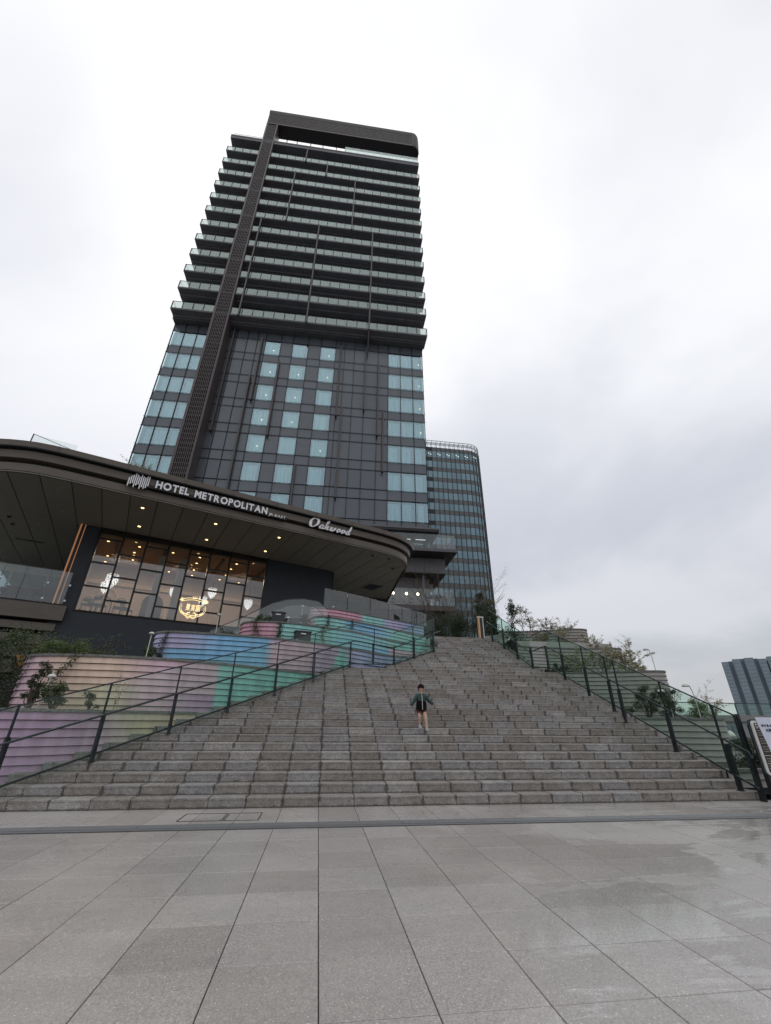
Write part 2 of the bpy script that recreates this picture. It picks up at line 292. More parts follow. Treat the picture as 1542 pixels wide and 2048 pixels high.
# ------------------------------------------------------------------ mesh helpers
class MB:
    def __init__(s): s.v = []; s.f = []; s.mi = []; s.fc = None
    def add(s, vs, fs, mi=0):
        o = len(s.v); s.v += [tuple(p) for p in vs]; s.f += [tuple(i+o for i in f) for f in fs]; s.mi += [mi]*len(fs)
        return s
    def box(s, x0, x1, y0, y1, z0, z1, mi=0):
        return s.add([(x0, y0, z0), (x1, y0, z0), (x1, y1, z0), (x0, y1, z0), (x0, y0, z1), (x1, y0, z1), (x1, y1, z1), (x0, y1, z1)],
                     [(0, 3, 2, 1), (4, 5, 6, 7), (0, 1, 5, 4), (1, 2, 6, 5), (2, 3, 7, 6), (3, 0, 4, 7)], mi)
    def prism(s, poly, z0, z1, mi=0):
        n = len(poly); a = sum(poly[i][0]*poly[(i+1) % n][1]-poly[(i+1) % n][0]*poly[i][1] for i in range(n))
        if a < 0: poly = poly[::-1]
        vs = [(p[0], p[1], z0) for p in poly]+[(p[0], p[1], z1) for p in poly]
        return s.add(vs, [tuple(range(n))[::-1], tuple(range(n, 2*n))]+[(i, (i+1) % n, (i+1) % n+n, i+n) for i in range(n)], mi)
    def bar(s, a, b, w, h=None, mi=0, up=(0, 0, 1)):
        a = Vector(a); b = Vector(b); d = (b-a).normalized(); up = Vector(up)
        if abs(d.dot(up)) > .98: up = Vector((0, 1, 0))
        x = d.cross(up).normalized(); y = x.cross(d).normalized(); h = h or w
        vs = [p+x*(sx*w/2)+y*(sy*h/2) for p in (a, b) for sx, sy in ((-1, -1), (1, -1), (1, 1), (-1, 1))]
        return s.add(vs, [(3, 2, 1, 0), (4, 5, 6, 7)]+[(i, (i+1) % 4, (i+1) % 4+4, i+4) for i in range(4)], mi)
    def tube(s, pts, r, n=8, mi=0, r2=None):
        pts = [Vector(p) for p in pts]; m = len(pts); o = len(s.v); vs = []; fs = []
        for i, p in enumerate(pts):
            d = (pts[min(i+1, m-1)]-pts[max(i-1, 0)]).normalized(); a = Vector((0, 0, 1)) if abs(d.z) < .9 else Vector((1, 0, 0))
            x = d.cross(a).normalized(); y = d.cross(x); rr = r if r2 is None else r+(r2-r)*i/max(1, m-1)
            vs += [p+x*rr*math.cos(2*math.pi*k/n)+y*rr*math.sin(2*math.pi*k/n) for k in range(n)]
        for i in range(m-1):
            fs += [(i*n+k, i*n+(k+1) % n, (i+1)*n+(k+1) % n, (i+1)*n+k) for k in range(n)]
        fs += [tuple(range(n))[::-1], tuple(range((m-1)*n, m*n))]
        return s.add(vs, fs, mi)
    def dome(s, c, r, h, n=12, k=4, mi=0):
        c = Vector(c); vs = []; fs = []
        for j in range(k):
            a = j/k*math.pi/2
            vs += [c+Vector((r*math.cos(a)*math.cos(2*math.pi*i/n), r*math.cos(a)*math.sin(2*math.pi*i/n), h*math.sin(a))) for i in range(n)]
        vs.append(c+Vector((0, 0, h)))
        for j in range(k-1): fs += [(j*n+i, j*n+(i+1) % n, (j+1)*n+(i+1) % n, (j+1)*n+i) for i in range(n)]
        fs += [((k-1)*n+i, (k-1)*n+(i+1) % n, k*n) for i in range(n)]; fs.append(tuple(range(n))[::-1])
        return s.add(vs, fs, mi)
    def mesh(s, name, mats):
        me = bpy.data.meshes.new(name); me.from_pydata(s.v, [], s.f)
        mats = mats if isinstance(mats, (list, tuple)) else [mats]
        for m in mats: me.materials.append(m)
        if len(mats) > 1: me.polygons.foreach_set('material_index', s.mi)
        me.update(); return me
    def build(s, name, mats, parent=None, loc=(0, 0, 0), rz=0): return mk(name, s.mesh(name, mats), parent, loc, rz)
def mk(name, me, parent=None, loc=(0, 0, 0), rz=0):
    o = bpy.data.objects.new(name, me); COL.objects.link(o); o.location = loc; o.rotation_euler = (0, 0, rz)
    if parent: o.parent = parent
    return o
def tag(o, label, cat, group=None):
    o['label'] = label; o['category'] = cat
    if group: o['group'] = group
    return o
def empty(name, loc, rz, label, cat, group=None):
    return tag(mk(name, None, None, loc, rz), label, cat, group)
def structure(o): o['kind'] = 'structure'; return o
def stuff(o): o['kind'] = 'stuff'; return o
def smooth(o):
    for p in o.data.polygons: p.use_smooth = True
    return o
BOXC = {}
def cbox(name, m, parent, x0, x1, y0, y1, z0, z1, key=None):
    """box whose mesh is shared with every other box of the same size and material"""
    k = (name, m.name, round(x1-x0, 3), round(y1-y0, 3), round(z1-z0, 3))
    if k not in BOXC: BOXC[k] = MB().box(-(x1-x0)/2, (x1-x0)/2, -(y1-y0)/2, (y1-y0)/2, -(z1-z0)/2, (z1-z0)/2).mesh(name, m)
    return mk(name, BOXC[k], parent, ((x0+x1)/2, (y0+y1)/2, (z0+z1)/2))
def text_mesh(txt, extr=.01, off=0., shear=0.):
    c = bpy.data.curves.new('t', 'FONT'); c.body = txt; c.extrude = extr; c.offset = off; c.shear = shear; c.resolution_u = 6
    o = bpy.data.objects.new('t', c); COL.objects.link(o); bpy.context.view_layer.update()
    me = bpy.data.meshes.new_from_object(o.evaluated_get(bpy.context.evaluated_depsgraph_get())); bpy.data.objects.remove(o)
    return me
def fit_text(me, x0, x1, z0, z1, y, keep=False):
    """text mesh (XY plane) stood up into the XZ plane and scaled to the given box"""
    xs = [v.co.x for v in me.vertices]; ys = [v.co.y for v in me.vertices]
    if not xs: return me
    ax, bx, ay, by = min(xs), max(xs), min(ys), max(ys)
    sz = (z1-z0)/(by-ay); sx = (x1-x0)/(bx-ax) if x1 is not None else sz
    for v in me.vertices:
        x, yy, z = v.co; v.co = (x0+(x-ax)*sx, y-z, z0+(yy-ay)*sz)
    me.update(); return me

# ------------------------------------------------------------------ ground and plaza
gm = MB(); gm.add([(-2500, -2500, -.10), (2500, -2500, -.10), (2500, 2500, -.10), (-2500, 2500, -.10)], [(0, 1, 2, 3)])
structure(gm.build('ground', MT['ground']))
bed = structure(MB().box(-30, 34, -14, 8.57, -.09, -.012).build('plaza_pavement', MT['joint']))
JX, TX = .1064, .6
def tiles(y0, y1, name='paving_tile', xlim=None):
    n = 0
    d = y1-y0
    key = MB(); g = .0035
    ch = .003
    x0, x1 = g, TX-g; a, b = y0*0+g, d-g
    vs = [(x0, a, -.03), (x1, a, -.03), (x1, b, -.03), (x0, b, -.03), (x0, a, -ch), (x1, a, -ch), (x1, b, -ch), (x0, b, -ch), (x0+ch, a+ch, 0), (x1-ch, a+ch, 0), (x1-ch, b-ch, 0), (x0+ch, b-ch, 0)]
    fs = [(0, 1, 5, 4), (1, 2, 6, 5), (2, 3, 7, 6), (3, 0, 4, 7), (4, 5, 9, 8), (5, 6, 10, 9), (6, 7, 11, 10), (7, 4, 8, 11), (8, 9, 10, 11)]
    me = key.add(vs, fs).mesh(name, MT['paving'])
    lim0, lim1 = xlim
    k0 = math.floor((lim0-JX)/TX); k1 = math.ceil((lim1-JX)/TX)
    for k in range(k0, k1):
        o = mk(name, me, bed, (JX+k*TX, y0, random.uniform(-.0012, .0006))); n += 1
    return n
TY0, TD = 2.9254, .5887
nt_ = 0
far_edge = 7.13
ys = [TY0+TD*k for k in range(-3, 8)]
for k in range(len(ys)):
    y0 = ys[k]; y1 = min(y0+TD, far_edge)
    if y1-y0 < .1: continue
    nt_ += tiles(y0, y1, xlim=(-.72*max(y0, 2.2)-1.2, 1.05*max(y0, 2.2)+1.6))
nt_ += tiles(7.47, 8.575, xlim=(-6.8, 9.6))
# the remaining tiles, outside the picture, as one joined part
mb = MB()
for k in range(-20, len(ys)):
    y0 = TY0+TD*(k-3); y1 = min(y0+TD, far_edge)
    if y1-y0 < .1: continue
    lo, hi = (-.72*max(y0, 2.2)-1.2, 1.05*max(y0, 2.2)+1.6) if k >= 0 else (99, -99)
    k0 = math.floor((lo-JX)/TX); k1 = math.ceil((hi-JX)/TX)
    for j in range(-45, 52):
        if k >= 0 and k0 <= j < k1: continue
        x = JX+j*TX; mb.add([(x+.003, y0+.003, 0), (x+TX-.003, y0+.003, 0), (x+TX-.003, y1-.003, 0), (x+.003, y1-.003, 0)], [(0, 1, 2, 3)])
k0 = math.floor((-6.8-JX)/TX); k1 = math.ceil((9.6-JX)/TX)
for j in range(-45, 52):
    if k0 <= j < k1: continue
    x = JX+j*TX; mb.add([(x+.003, 7.473, 0), (x+TX-.003, 7.473, 0), (x+TX-.003, 8.57, 0), (x+.003, 8.57, 0)], [(0, 1, 2, 3)])
stuff(mb.build('paving_tiles_beyond', MT['paving'], bed))
# drain: dark slot and cover strips
MB().box(-27, 31, 7.14, 7.46, -.011, -.005).build('drain_channel', MT['lead'], bed)
me = MB().box(.004, 1.196, 0, .17, -.004, .001).mesh('drain_cover', MT['lead'])
for k in range(-9, 13): mk('drain_cover', me, bed, (JX+k*1.2, 7.215, 0))
for (x0, y0, w, d) in ((-1.9, 7.62, .62, .55), (-1.26, 7.62, .5, .55)):     # inspection lid outline let into the strip
    f = MB()
    for a in ((x0, x0+w, y0, y0+.012), (x0, x0+w, y0+d-.012, y0+d), (x0, x0+.012, y0+.012, y0+d-.012), (x0+w-.012, x0+w, y0+.012, y0+d-.012)): f.box(a[0], a[1], a[2], a[3], .001, .0035)
    f.build('access_cover_frame', MT['steel'], bed)

# ------------------------------------------------------------------ staircase
D0, TR, RI, NST = 8.5805, .3303, .1449, 33
def ystep(i): return D0+(i-1)*TR           # riser plane of step i
def xl(Y):
    if Y < 15.1: return -4.86+(Y-9.57)*.985
    return min(2.2+(Y-15.2)*.98, 4.85)
def xr(Y): return 8.62 if Y < 15.1 else 8.02
core = MB()
for i in range(1, NST+1):
    y = ystep(i)
    core.box(xl(y)+.004, xr(y)-.004, y+.03, y+TR+(.03 if i < NST else 0), -.08 if i < 4 else (i-4)*RI, i*RI-.03)
stair = structure(core.build('stone_staircase', MT['joint']))
SC = {}
def stepmesh(w):
    k = round(w, 3)
    if k in SC: return SC[k]
    g = .004; m = MB(); h = RI; c = .006
    # riser stone
    m.box(g, w-g, .005, .05, 0, h-.0345)
    # nosing slab with a small chamfer
    x0, x1 = g, w-g; z0, z1 = h-.032, h
    vs = [(x0, 0, z0), (x1, 0, z0), (x1, TR+.008, z0), (x0, TR+.008, z0), (x0, 0, z1-c), (x1, 0, z1-c), (x0, c, z1), (x1, c, z1), (x1, TR+.008, z1), (x0, TR+.008, z1)]
    m.add(vs, [(0, 1, 5, 4), (4, 5, 7, 6), (6, 7, 8, 9), (0, 4, 6, 9, 3), (1, 2, 8, 7, 5), (0, 3, 2, 1)])
    SC[k] = (m, m.mesh('step_stone', MT['step'])); return SC[k]
cnt = 0; rest = MB()
for i in range(1, NST+1):
    y = ystep(i); a, b = xl(y), xr(y); x = a
    while x < b-.02:
        k = math.floor((x-JX)/TX+1e-6)+1; nx = min(JX+k*TX, b)
        if nx-x > .03:
            m, me = stepmesh(nx-x)
            px, py, pz = x, y+random.uniform(-.004, .003), (i-1)*RI+random.uniform(-.0015, .0015)
            if cnt < 296:
                o = mk('step_stone', me, stair, (px, py, pz), random.uniform(-.003, .003)); cnt += 1
            else: rest.add([(p[0]+px, p[1]+py, p[2]+pz) for p in m.v], m.f)
        x = nx
stuff(rest.build('upper_step_stones', MT['step'], stair))
ZT = NST*RI
structure(MB().prism([(4.85, ystep(34)), (7.98, ystep(34)), (14, ystep(34)), (14, 40), (-2, 40), (-2, 24), (4.85, 22)], -.08, ZT-.004).build('upper_landing', MT['paving']))

# ------------------------------------------------------------------ terraced planters
def lerp(a, b, t): return tuple(a[i]+(b[i]-a[i])*t for i in range(len(a)))
def resample(pts, step=.16):
    out = [pts[0]]
    for a, b in zip(pts, pts[1:]):
        n = max(1, round(math.dist(a, b)/step)); out += [lerp(a, b, k/n) for k in range(1, n+1)]
    return out
def smoothline(pts, it=2):
    for _ in range(it):
        q = [pts[0]]
        for a, b in zip(pts, pts[1:]): q += [lerp(a, b, .25), lerp(a, b, .75)]
        q.append(pts[-1]); pts = q
    return pts
def offset(pts, d):
    o = []
    for i, p in enumerate(pts):
        a = Vector(pts[max(i-1, 0)]); b = Vector(pts[min(i+1, len(pts)-1)]); t = (b-a).normalized(); o.append((p[0]+t.y*d, p[1]-t.x*d))
    return o
PK = (.56, .30, .38); MG = (.27, .55, .52); SB = (.20, .44, .66); LV = (.42, .40, .60); PE = (.69, .52, .41); MV = (.46, .29, .43); PP = (.60, .42, .48); CR = (.62, .54, .38); PL = (.28, .33, .50)
def mixs(stops, x):
    """stops: (x, colour, soft) painted bands along the wall; soft = blend width"""
    c = stops[0][1]
    for s, col, w in stops[1:]:
        t = min(1, max(0, (x-s)/max(w, 1e-3)+.5)); t = t*t*(3-2*t); c = lerp(c, col, t)
    return c
def unsc(s, f): return lambda x, y, z: f(x/s, y/s, 1.315+(z-1.315)/s)
def planter(name, label, front, close, ztop, zbot, paintf, mats='paint', ptop=None, nb=None, cat='planter', group=None):
    root = empty(name, (0, 0, 0), 0, label, cat, group)
    front = resample(smoothline(front, 2))
    poly = front+close
    MB().prism(poly, zbot, ztop-.053).build('planter_body', MT['joint'] if mats == 'paint' else MT['officedark'], root)
    MB().prism(offset(front, -.02)+close, ztop-.049, ztop-.035).build('soil', MT['soil'], root)
    # coping: granite lip in separate lengths
    fr = offset(front, .05); bk = offset(front, -.16); n = len(front); seg = 6; i = 0
    while i < n-1:
        j = min(i+seg, n-1); m = MB()
        a = [(p[0], p[1]) for p in fr[i:j+1]]; b = [(p[0], p[1]) for p in bk[i:j+1]][::-1]
        if j < n-1:      # open the joint a touch
            a[-1] = lerp(a[-1], a[-2], .05); b[0] = lerp(b[0], b[1], .05)
        m.prism(a+b, ztop-.052, ztop+random.uniform(0, .003)).build('coping_stone', MT['coping'], root); i = j
    # lapped boards, each leaning out at its foot
    nb = nb or int((ztop-.05-zbot)/RI)
    for k in range(nb):
        z1 = ztop-.055-k*RI; z0 = z1-RI+.013
        m = MB(); up = offset(front, .010); dn = offset(front, .046); ib = offset(front, 0.002); vs = []; fs = []
        for q in range(n):
            vs += [(*ib[q], z1), (*up[q], z1), (*dn[q], z0), (*ib[q], z0)]
        for q in range(n-1):
            o = q*4
            for e in range(4): fs.append((o+e, o+4+e, o+4+(e+1) % 4, o+(e+1) % 4))
        fs += [(0, 1, 2, 3), ((n-1)*4+3, (n-1)*4+2, (n-1)*4+1, (n-1)*4)]
        m.add(vs, fs)
        if mats == 'paint':
            ob = m.build('cladding_board', MT['paint'], root)
            at = ob.data.color_attributes.new('paint', 'FLOAT_COLOR', 'POINT')
            cols = []
            for v in m.v: cols += [*paintf(v[0], v[1], (z0+z1)/2), 1]
            at.data.foreach_set('color', cols)
        else: m.build('cladding_board', MT['beige'], root)
    return root, front
bnd = [(-2.55, 11.95), (-1.4, 13.1), (-.35, 14.2), (.6, 15.12), (2.15, 15.25), (3.1, 16.15), (3.9, 16.98), (4.75, 17.75), (4.84, 19.4)]
def bound_after(y): return [p for p in bnd if p[1] > y]
BK = [(4.84, 23.5)]
LG = 'pastel terraced planters left of the stairs'
planter('terraced_planter', 'lowest pastel planter, mauve boards beside the bottom steps', [(-9.5, 8.0), (-7.2, 8.65), (-5.7, 9.26), (-4.95, 9.62), (-4.3, 10.2), (-3.45, 11.05), (-2.86, 11.63)],
        [(-2.7, 11.75)]+bound_after(12.)+BK+[(-12, 23.5), (-12, 8.5)], 1.455, 0,
        lambda x, y, z: mixs([(-8, MV, 0), (-4.3, lerp(MV, PP, .4), 1.2), (-3.5, CR, .9), (-3.1, PE, .4)], x+z*.5), group=LG)
planter('terraced_planter', 'long second planter, cream and pink boards turning mint, ivy at its left end',
        [(-7.75, 14.6), (-7.5, 13.0), (-7.2, 12.0), (-6.9, 11.45), (-6.45, 11.12), (-5.8, 11.0), (-4.84, 11.03), (-3.9, 11.25), (-3.0, 11.75), (-2.2, 12.3), (-1.5, 12.98), (-.62, 13.85), (-.05, 14.42)],
        bound_after(14.6)+BK+[(-7.75, 23.5)], 2.62, .9,
        lambda x, y, z: mixs([(-7.6, PP, 0), (-6.2, PE, 1.0), (-5.2, CR, 1.6) if z < 2.0 else (-5.2, PE, 1.4), (-4.3, PP, 1.0), (-3.35, MV, .9) if z < 1.8 else (-3.3, PP, .9), (-2.62, MG, .04)], x+(z-1.8)*.06), group=LG)
planter('terraced_planter', 'third planter, rounded lavender left end, then blue, pink and mint boards',
        [(-5.01, 17.26), (-5.07, 14.92), (-5.10, 13.92), (-4.84, 13.50), (-4.40, 13.34), (-3.45, 13.47), (-2.34, 13.67), (-1.45, 13.97), (-0.61, 14.36), (0.22, 14.90), (1.22, 15.81), (2.17, 16.81), (3.0, 17.2), (3.95, 17.35)],
        [(4.84, 23.5), (-5.01, 23.5)], 3.620, 2.3,
        unsc(1.1135, lambda x, y, z: mixs([(-4.6, LV, 0), (-3.2, SB, 1.1) if z > 2.95 else (-4.1, SB, .5), (-1.44+(z-2.9)*.1, lerp(PK, PP, .6), .04), (-.3+(z-2.9)*.6, MV, .7), (.38+(z-2.9)*.35, MG, .05), (.80-(z-2.9)*.5, LV, .12), (1.3, PL, .5)], x)), group=LG)
planter('terraced_planter', 'fourth planter, rounded pink left end then mint and aqua boards, black box on its front',
        [(-3.09, 20.30), (-3.11, 16.94), (-3.02, 15.95), (-2.67, 15.49), (-2.09, 15.37), (-1.16, 15.43), (-0.46, 15.78), (0.35, 16.24), (1.28, 16.76), (2.20, 17.75), (3.19, 18.79), (4.0, 19.2), (4.84, 19.5)],
        [(4.84, 23.5), (-3.09, 23.5)], 4.418, 3.2,
        unsc(1.16, lambda x, y, z: mixs([(-2.8, PK, 0), (-1.45, MG, .05), (.3, lerp(MG, SB, .5), .8), (1.7, SB, .5) if z < 3.6 else (1.7, lerp(MG, SB, .4), .5), (2.42, PP, .05) if z < 3.75 else (2.3, MG, .2)], x)), group=LG)
planter('terraced_planter', 'fifth planter, narrow mint and sky blue boards just below the top one',
        [(-0.63, 21.27), (-0.64, 17.71), (-0.57, 17.08), (-0.29, 16.77), (0.11, 16.77), (0.80, 17.19), (1.72, 17.85), (2.53, 18.40), (3.45, 19.15), (4.25, 19.95), (4.84, 20.3)],
        [(4.84, 23.5), (-0.63, 23.5)], 4.978, 3.8,
        unsc(1.15, lambda x, y, z: mixs([(-.6, PK, 0), (-.4, MG, .05), (.75, SB, .08), (2.1, lerp(SB, MG, .5), .3), (2.5, MG, .05)], x+(z-4.2)*.3)), group=LG)
planter('terraced_planter', 'topmost pastel planter, pink boards under the glass guard',
        [(-0.74, 23.40), (-0.74, 19.68), (-0.70, 18.84), (-0.48, 18.60), (0.12, 18.62), (0.96, 19.02), (1.80, 19.62), (2.76, 20.18), (3.84, 20.78), (5.04, 21.60)],
        [(4.84, 23.5), (-0.74, 23.5)], 5.761, 4.3,
        unsc(1.2, lambda x, y, z: mixs([(-.7, PK, 0), (1.35, MG, .05), (2.35, LV, .3), (3.2, lerp(LV, SB, .5), .3)], x)), group=LG)
RG = 'beige terraced planters right of the stairs'
planter('low_planter', 'low kerb planter at the right foot of the stairs behind the information sign', [(8.66, 9.25), (10.4, 9.2), (11.6, 9.2)], [(11.8, 9.3), (11.8, 12), (8.66, 12)], .46, 0, None, 'beige', group=RG)
planter('terraced_planter', 'lowest beige planter, seen through the green railing glass beside the lowest steps',
        [(8.66, 11.75), (9.4, 11.6), (10.2, 11.4), (10.8, 11.3), (11.1, 11.4), (11.2, 11.75), (11.2, 12.3), (11.2, 14)], [(11.2, 18), (8.66, 18)], 1.46, 0, None, 'beige', group=RG)
planter('terraced_planter', 'second beige planter up the right side, rounded corner against the sky',
        [(8.66, 16.3), (9.6, 16.0), (10.8, 15.6), (11.5, 15.15), (12.05, 14.82), (12.45, 14.78), (12.75, 15.05), (12.86, 15.6), (12.86, 17)], [(12.86, 21), (8.08, 21), (8.08, 15.25), (8.66, 15.25)], 3.06, .6, None, 'beige', group=RG)
planter('terraced_planter', 'third beige planter up the right side with pale dry shrubs on top',
        [(8.06, 17.3), (8.2, 18.6), (9, 19.2), (10.5, 19.4), (12.2, 19.35), (13.2, 18.95), (13.75, 18.85), (14.15, 19.05), (14.35, 19.6), (14.36, 20.6)], [(14.36, 24), (8.06, 24)], 4.50, 2.4, None, 'beige', group=RG)
planter('terraced_planter', 'highest and smallest beige planter against the sky',
        [(9.3, 22.0), (10.6, 21.7), (11.6, 21.3), (12.3, 20.8), (12.9, 20.5), (13.35, 20.5), (13.7, 20.8), (13.8, 21.4), (13.8, 22)], [(13.8, 26), (9.3, 26)], 5.68, 4.0, None, 'beige', group=RG)

# ------------------------------------------------------------------ stair railings
def railing(label, gl_lo, gl_hi, posts, hand):
    root = empty('stair_railing', (0, 0, 0), 0, label, 'railing', 'glass railings of the big stairs')
    for i in range(len(gl_lo)-1):
        A, B = Vector(gl_lo[i]), Vector(gl_lo[i+1]); A2, B2 = Vector(gl_hi[i]), Vector(gl_hi[i+1]); d2 = Vector((B.x-A.x, B.y-A.y)); ln = d2.length
        ts = sorted(t for t in ((Vector((p[0]-A.x, p[1]-A.y)).dot(d2)/ln**2) for p in posts if abs((p[0]-A.x)*d2.y-(p[1]-A.y)*d2.x)/ln < .5) if .04 < t < .96)
        ts = [0]+[t for k, t in enumerate(ts) if k == 0 or t-ts[k-1] > .02]+[1]
        for t0, t1 in zip(ts, ts[1:]):
            e = .012/ln; a0, a1, b0, b1 = A.lerp(B, t0+e), A.lerp(B, t1-e), A2.lerp(B2, t0+e), A2.lerp(B2, t1-e)
            d = (a1-a0); nrm = Vector((-d.y, d.x, 0)).normalized()*.006
            MB().add([a0-nrm, a1-nrm, b1-nrm, b0-nrm, a0+nrm, a1+nrm, b1+nrm, b0+nrm], [(0, 1, 2, 3), (7, 6, 5, 4), (0, 4, 5, 1), (1, 5, 6, 2), (2, 6, 7, 3), (3, 7, 4, 0)]).build('glass_panel', MT['stairglass'], root)
            if t0 > 0: MB().bar(A.lerp(B, t0), A2.lerp(B2, t0), .026, .04).build('glass_mullion', MT['steel'], root)
        MB().bar(gl_lo[i], gl_lo[i+1], .026, .034).build('bottom_rail', MT['steel'], root)
        MB().bar(gl_hi[i], gl_hi[i+1], .022, .026).build('top_rail', MT['rail'], root)
    for (x, y, z0, z1) in posts:
        p = MB().box(-.022, .022, -.05, .05, 0, z1-z0).build('post', MT['steel'], root, (x, y, z0))
        MB().box(-.05, .05, -.06, .06, 0, .012).build('base_plate', MT['steel'], p)
        MB().box(-.034, .034, -.03, .03, .10, .20).build('clamp', MT['steel'], p)
        MB().box(-.016, .016, -.06, .02, z1-z0-.03, z1-z0+.012).build('bracket', MT['steel'], p)
    MB().tube(hand, .021, 8).build('handrail', MT['rail'], root)
    return root
def onst(Y): return min(NST, max(0, math.floor((Y-D0)/TR)+1))*RI
def lpost(x, y, h=.80): z = onst(y); return (x, y, z, z+h)
L_lo = [(-5.35, 8.33, .13), (1.0, 14.95, 3.02), (2.42, 15.2, 3.06), (4.45, 17.0, 3.86)]
L_hi = [(-5.35, 8.33, 1.34), (1.0, 14.95, 4.34), (2.42, 15.2, 4.12), (4.45, 17.0, 5.10)]
lp = [lpost(-5.03, 8.62, .86), lpost(-4.08, 9.60), lpost(-3.13, 10.59), lpost(-2.18, 11.58), lpost(-1.22, 12.57), lpost(-.24, 13.57), lpost(.92, 14.88), lpost(1.72, 15.22, .70), lpost(2.48, 15.24, .62), lpost(3.36, 15.97), lpost(4.34, 16.87)]
lp = [(a, b, c, max(d, c+.55)) for a, b, c, d in lp]
railing('left stair railing climbing diagonally past the pastel planters', L_lo, L_hi, lp,
        [(-5.30, 8.20, .79), (-5.02, 8.49, .91), (-1.77, 11.83, 2.4), (1.06, 14.84, 3.76), (2.45, 15.10, 3.60), (3.38, 15.85, 4.02), (4.70, 17.1, 4.62)])
R_lo = [(8.2, 8.16, .24), (8.2, 15.12, 3.10), (7.62, 15.24, 3.10), (7.62, 19.0, 4.80)]
R_hi = [(8.2, 8.16, 1.46), (8.2, 15.12, 4.44), (7.62, 15.24, 4.16), (7.62, 19.0, 6.06)]
rp = [lpost(8.29, 8.66), lpost(8.2, 9.98), lpost(8.2, 11.55, .84), lpost(8.2, 11.92, .80), lpost(8.2, 12.98), lpost(8.2, 14.2), lpost(8.2, 15.2), lpost(7.62, 15.25, .75), lpost(7.62, 16.4), lpost(7.62, 17.6), lpost(7.62, 18.8)]
rr = railing('right stair railing straight up beside the beige planters', R_lo, R_hi, rp,
        [(8.13, 8.02, .74), (8.13, 8.06, .84), (8.13, 15.1, 3.84), (7.56, 15.22, 3.62), (7.56, 19.2, 5.56)])
MB().box(-.03, .03, -.05, .05, 0, 1.5).build('end_post', MT['steel'], rr, (8.50, 8.44, 0))

# ------------------------------------------------------------------ hotel tower
YG, TA = 39.37, -.0202
T = empty('hotel_tower', (0, YG, 0), TA, 'tall dark hotel tower with stacked glass balconies above dark glazed floors', 'tower')
MX = [-21.3, -19.9, -18.4, -16.9, -14.97, -13.63, -12.3, -11.05, -10.02, -8.1, -6.62, -4.68, -3.1, -1.2, -.62, 0., 1.24, 2.68, 4.3, 5.63, 7.18, 8.73, 10.1]
WTOP, WH, PIT = 44.35, 2.42, 3.645
MB().box(-21.2, 10.0, .35, 18, 0, 88.2).build('tower_body', MT['core'], T)
side = MB()
for k in range(7):
    z1 = WTOP-k*PIT; side.box(10.0, 10.09, .4, 17.9, z1-WH, z1); side.box(-21.29, -21.2, .4, 17.9, z1-WH, z1)
side.build('side_windows', MT['officeglass'], T)
winc = {0: 1, 1: 1, 2: 1, 8: 1, 10: 1, 12: 1, 19: 1, 20: 1, 21: 1}
ztop = 45.65
for c in range(22):
    x0, x1 = MX[c]+.03, MX[c+1]-.03
    if c == 3: continue
    cbox('facade_panel', MT['panel'], T, x0, x1, .03, .12, WTOP+.03, ztop-.02)
    for k in range(8):
        z1 = WTOP-k*PIT; z0 = z1-WH
        if k < 7:
            if c in winc:
                w = cbox('window', MT['winglass'], T, x0, x1, .03, .05, z0+.03, z1-.03)
                cx, cz = (x0+x1)/2, (z0+z1)/2; hw = (x1-x0)/2
                cbox('curtain', MT['curtain'], w, -hw+random.choice((.08, .13, .13, .3)), hw-random.choice((.10, .13, .13, .38)) if c != 21 else hw-.42, .20, .22, -WH/2+.03, WH/2-random.choice((.22, .28, .28, .34))) if c != 0 else cbox('curtain', MT['curtain'], w, -hw+.50, hw-.1, .20, .22, -WH/2+.03, WH/2-.28)
                if (k < 5 and c in (8, 10, 12, 21)) and random.random() < .85:
                    cbox('ceiling_light', MT['lampw'], w, .15, .21, .05, .08, -.32, -.26)
            else:
                cbox('facade_panel', MT['panel'], T, x0, x1, .03, .12, z0+.03, z1-.03)
            cbox('spandrel_panel', MT['panel'], T, x0, x1, .03, .12, z1-PIT+.03, z0-.03)
for c, x in enumerate(MX):
    cbox('mullion', MT['mullion'], T, x-.028, x+.028, -.07, .10, 16.5, ztop)
for k in range(9):
    for z in ((WTOP-k*PIT, WTOP-k*PIT-WH) if k < 7 else ((WTOP-k*PIT,) if k == 7 else ())):
        cbox('transom', MT['mullion'], T, -21.42, 10.2, -.085, -.071, z-.022, z+.022)
wb = MB()
for c in winc: wb.box(MX[c]+.03, MX[c+1]-.03, .30, .34, 18.5, WTOP)
wb.build('window_interior', MT['winback'], T)
MB().box(-21.45, 10.25, -.75, .34, 45.66, 46.08).build('soffit_cove', MT['core'], T)
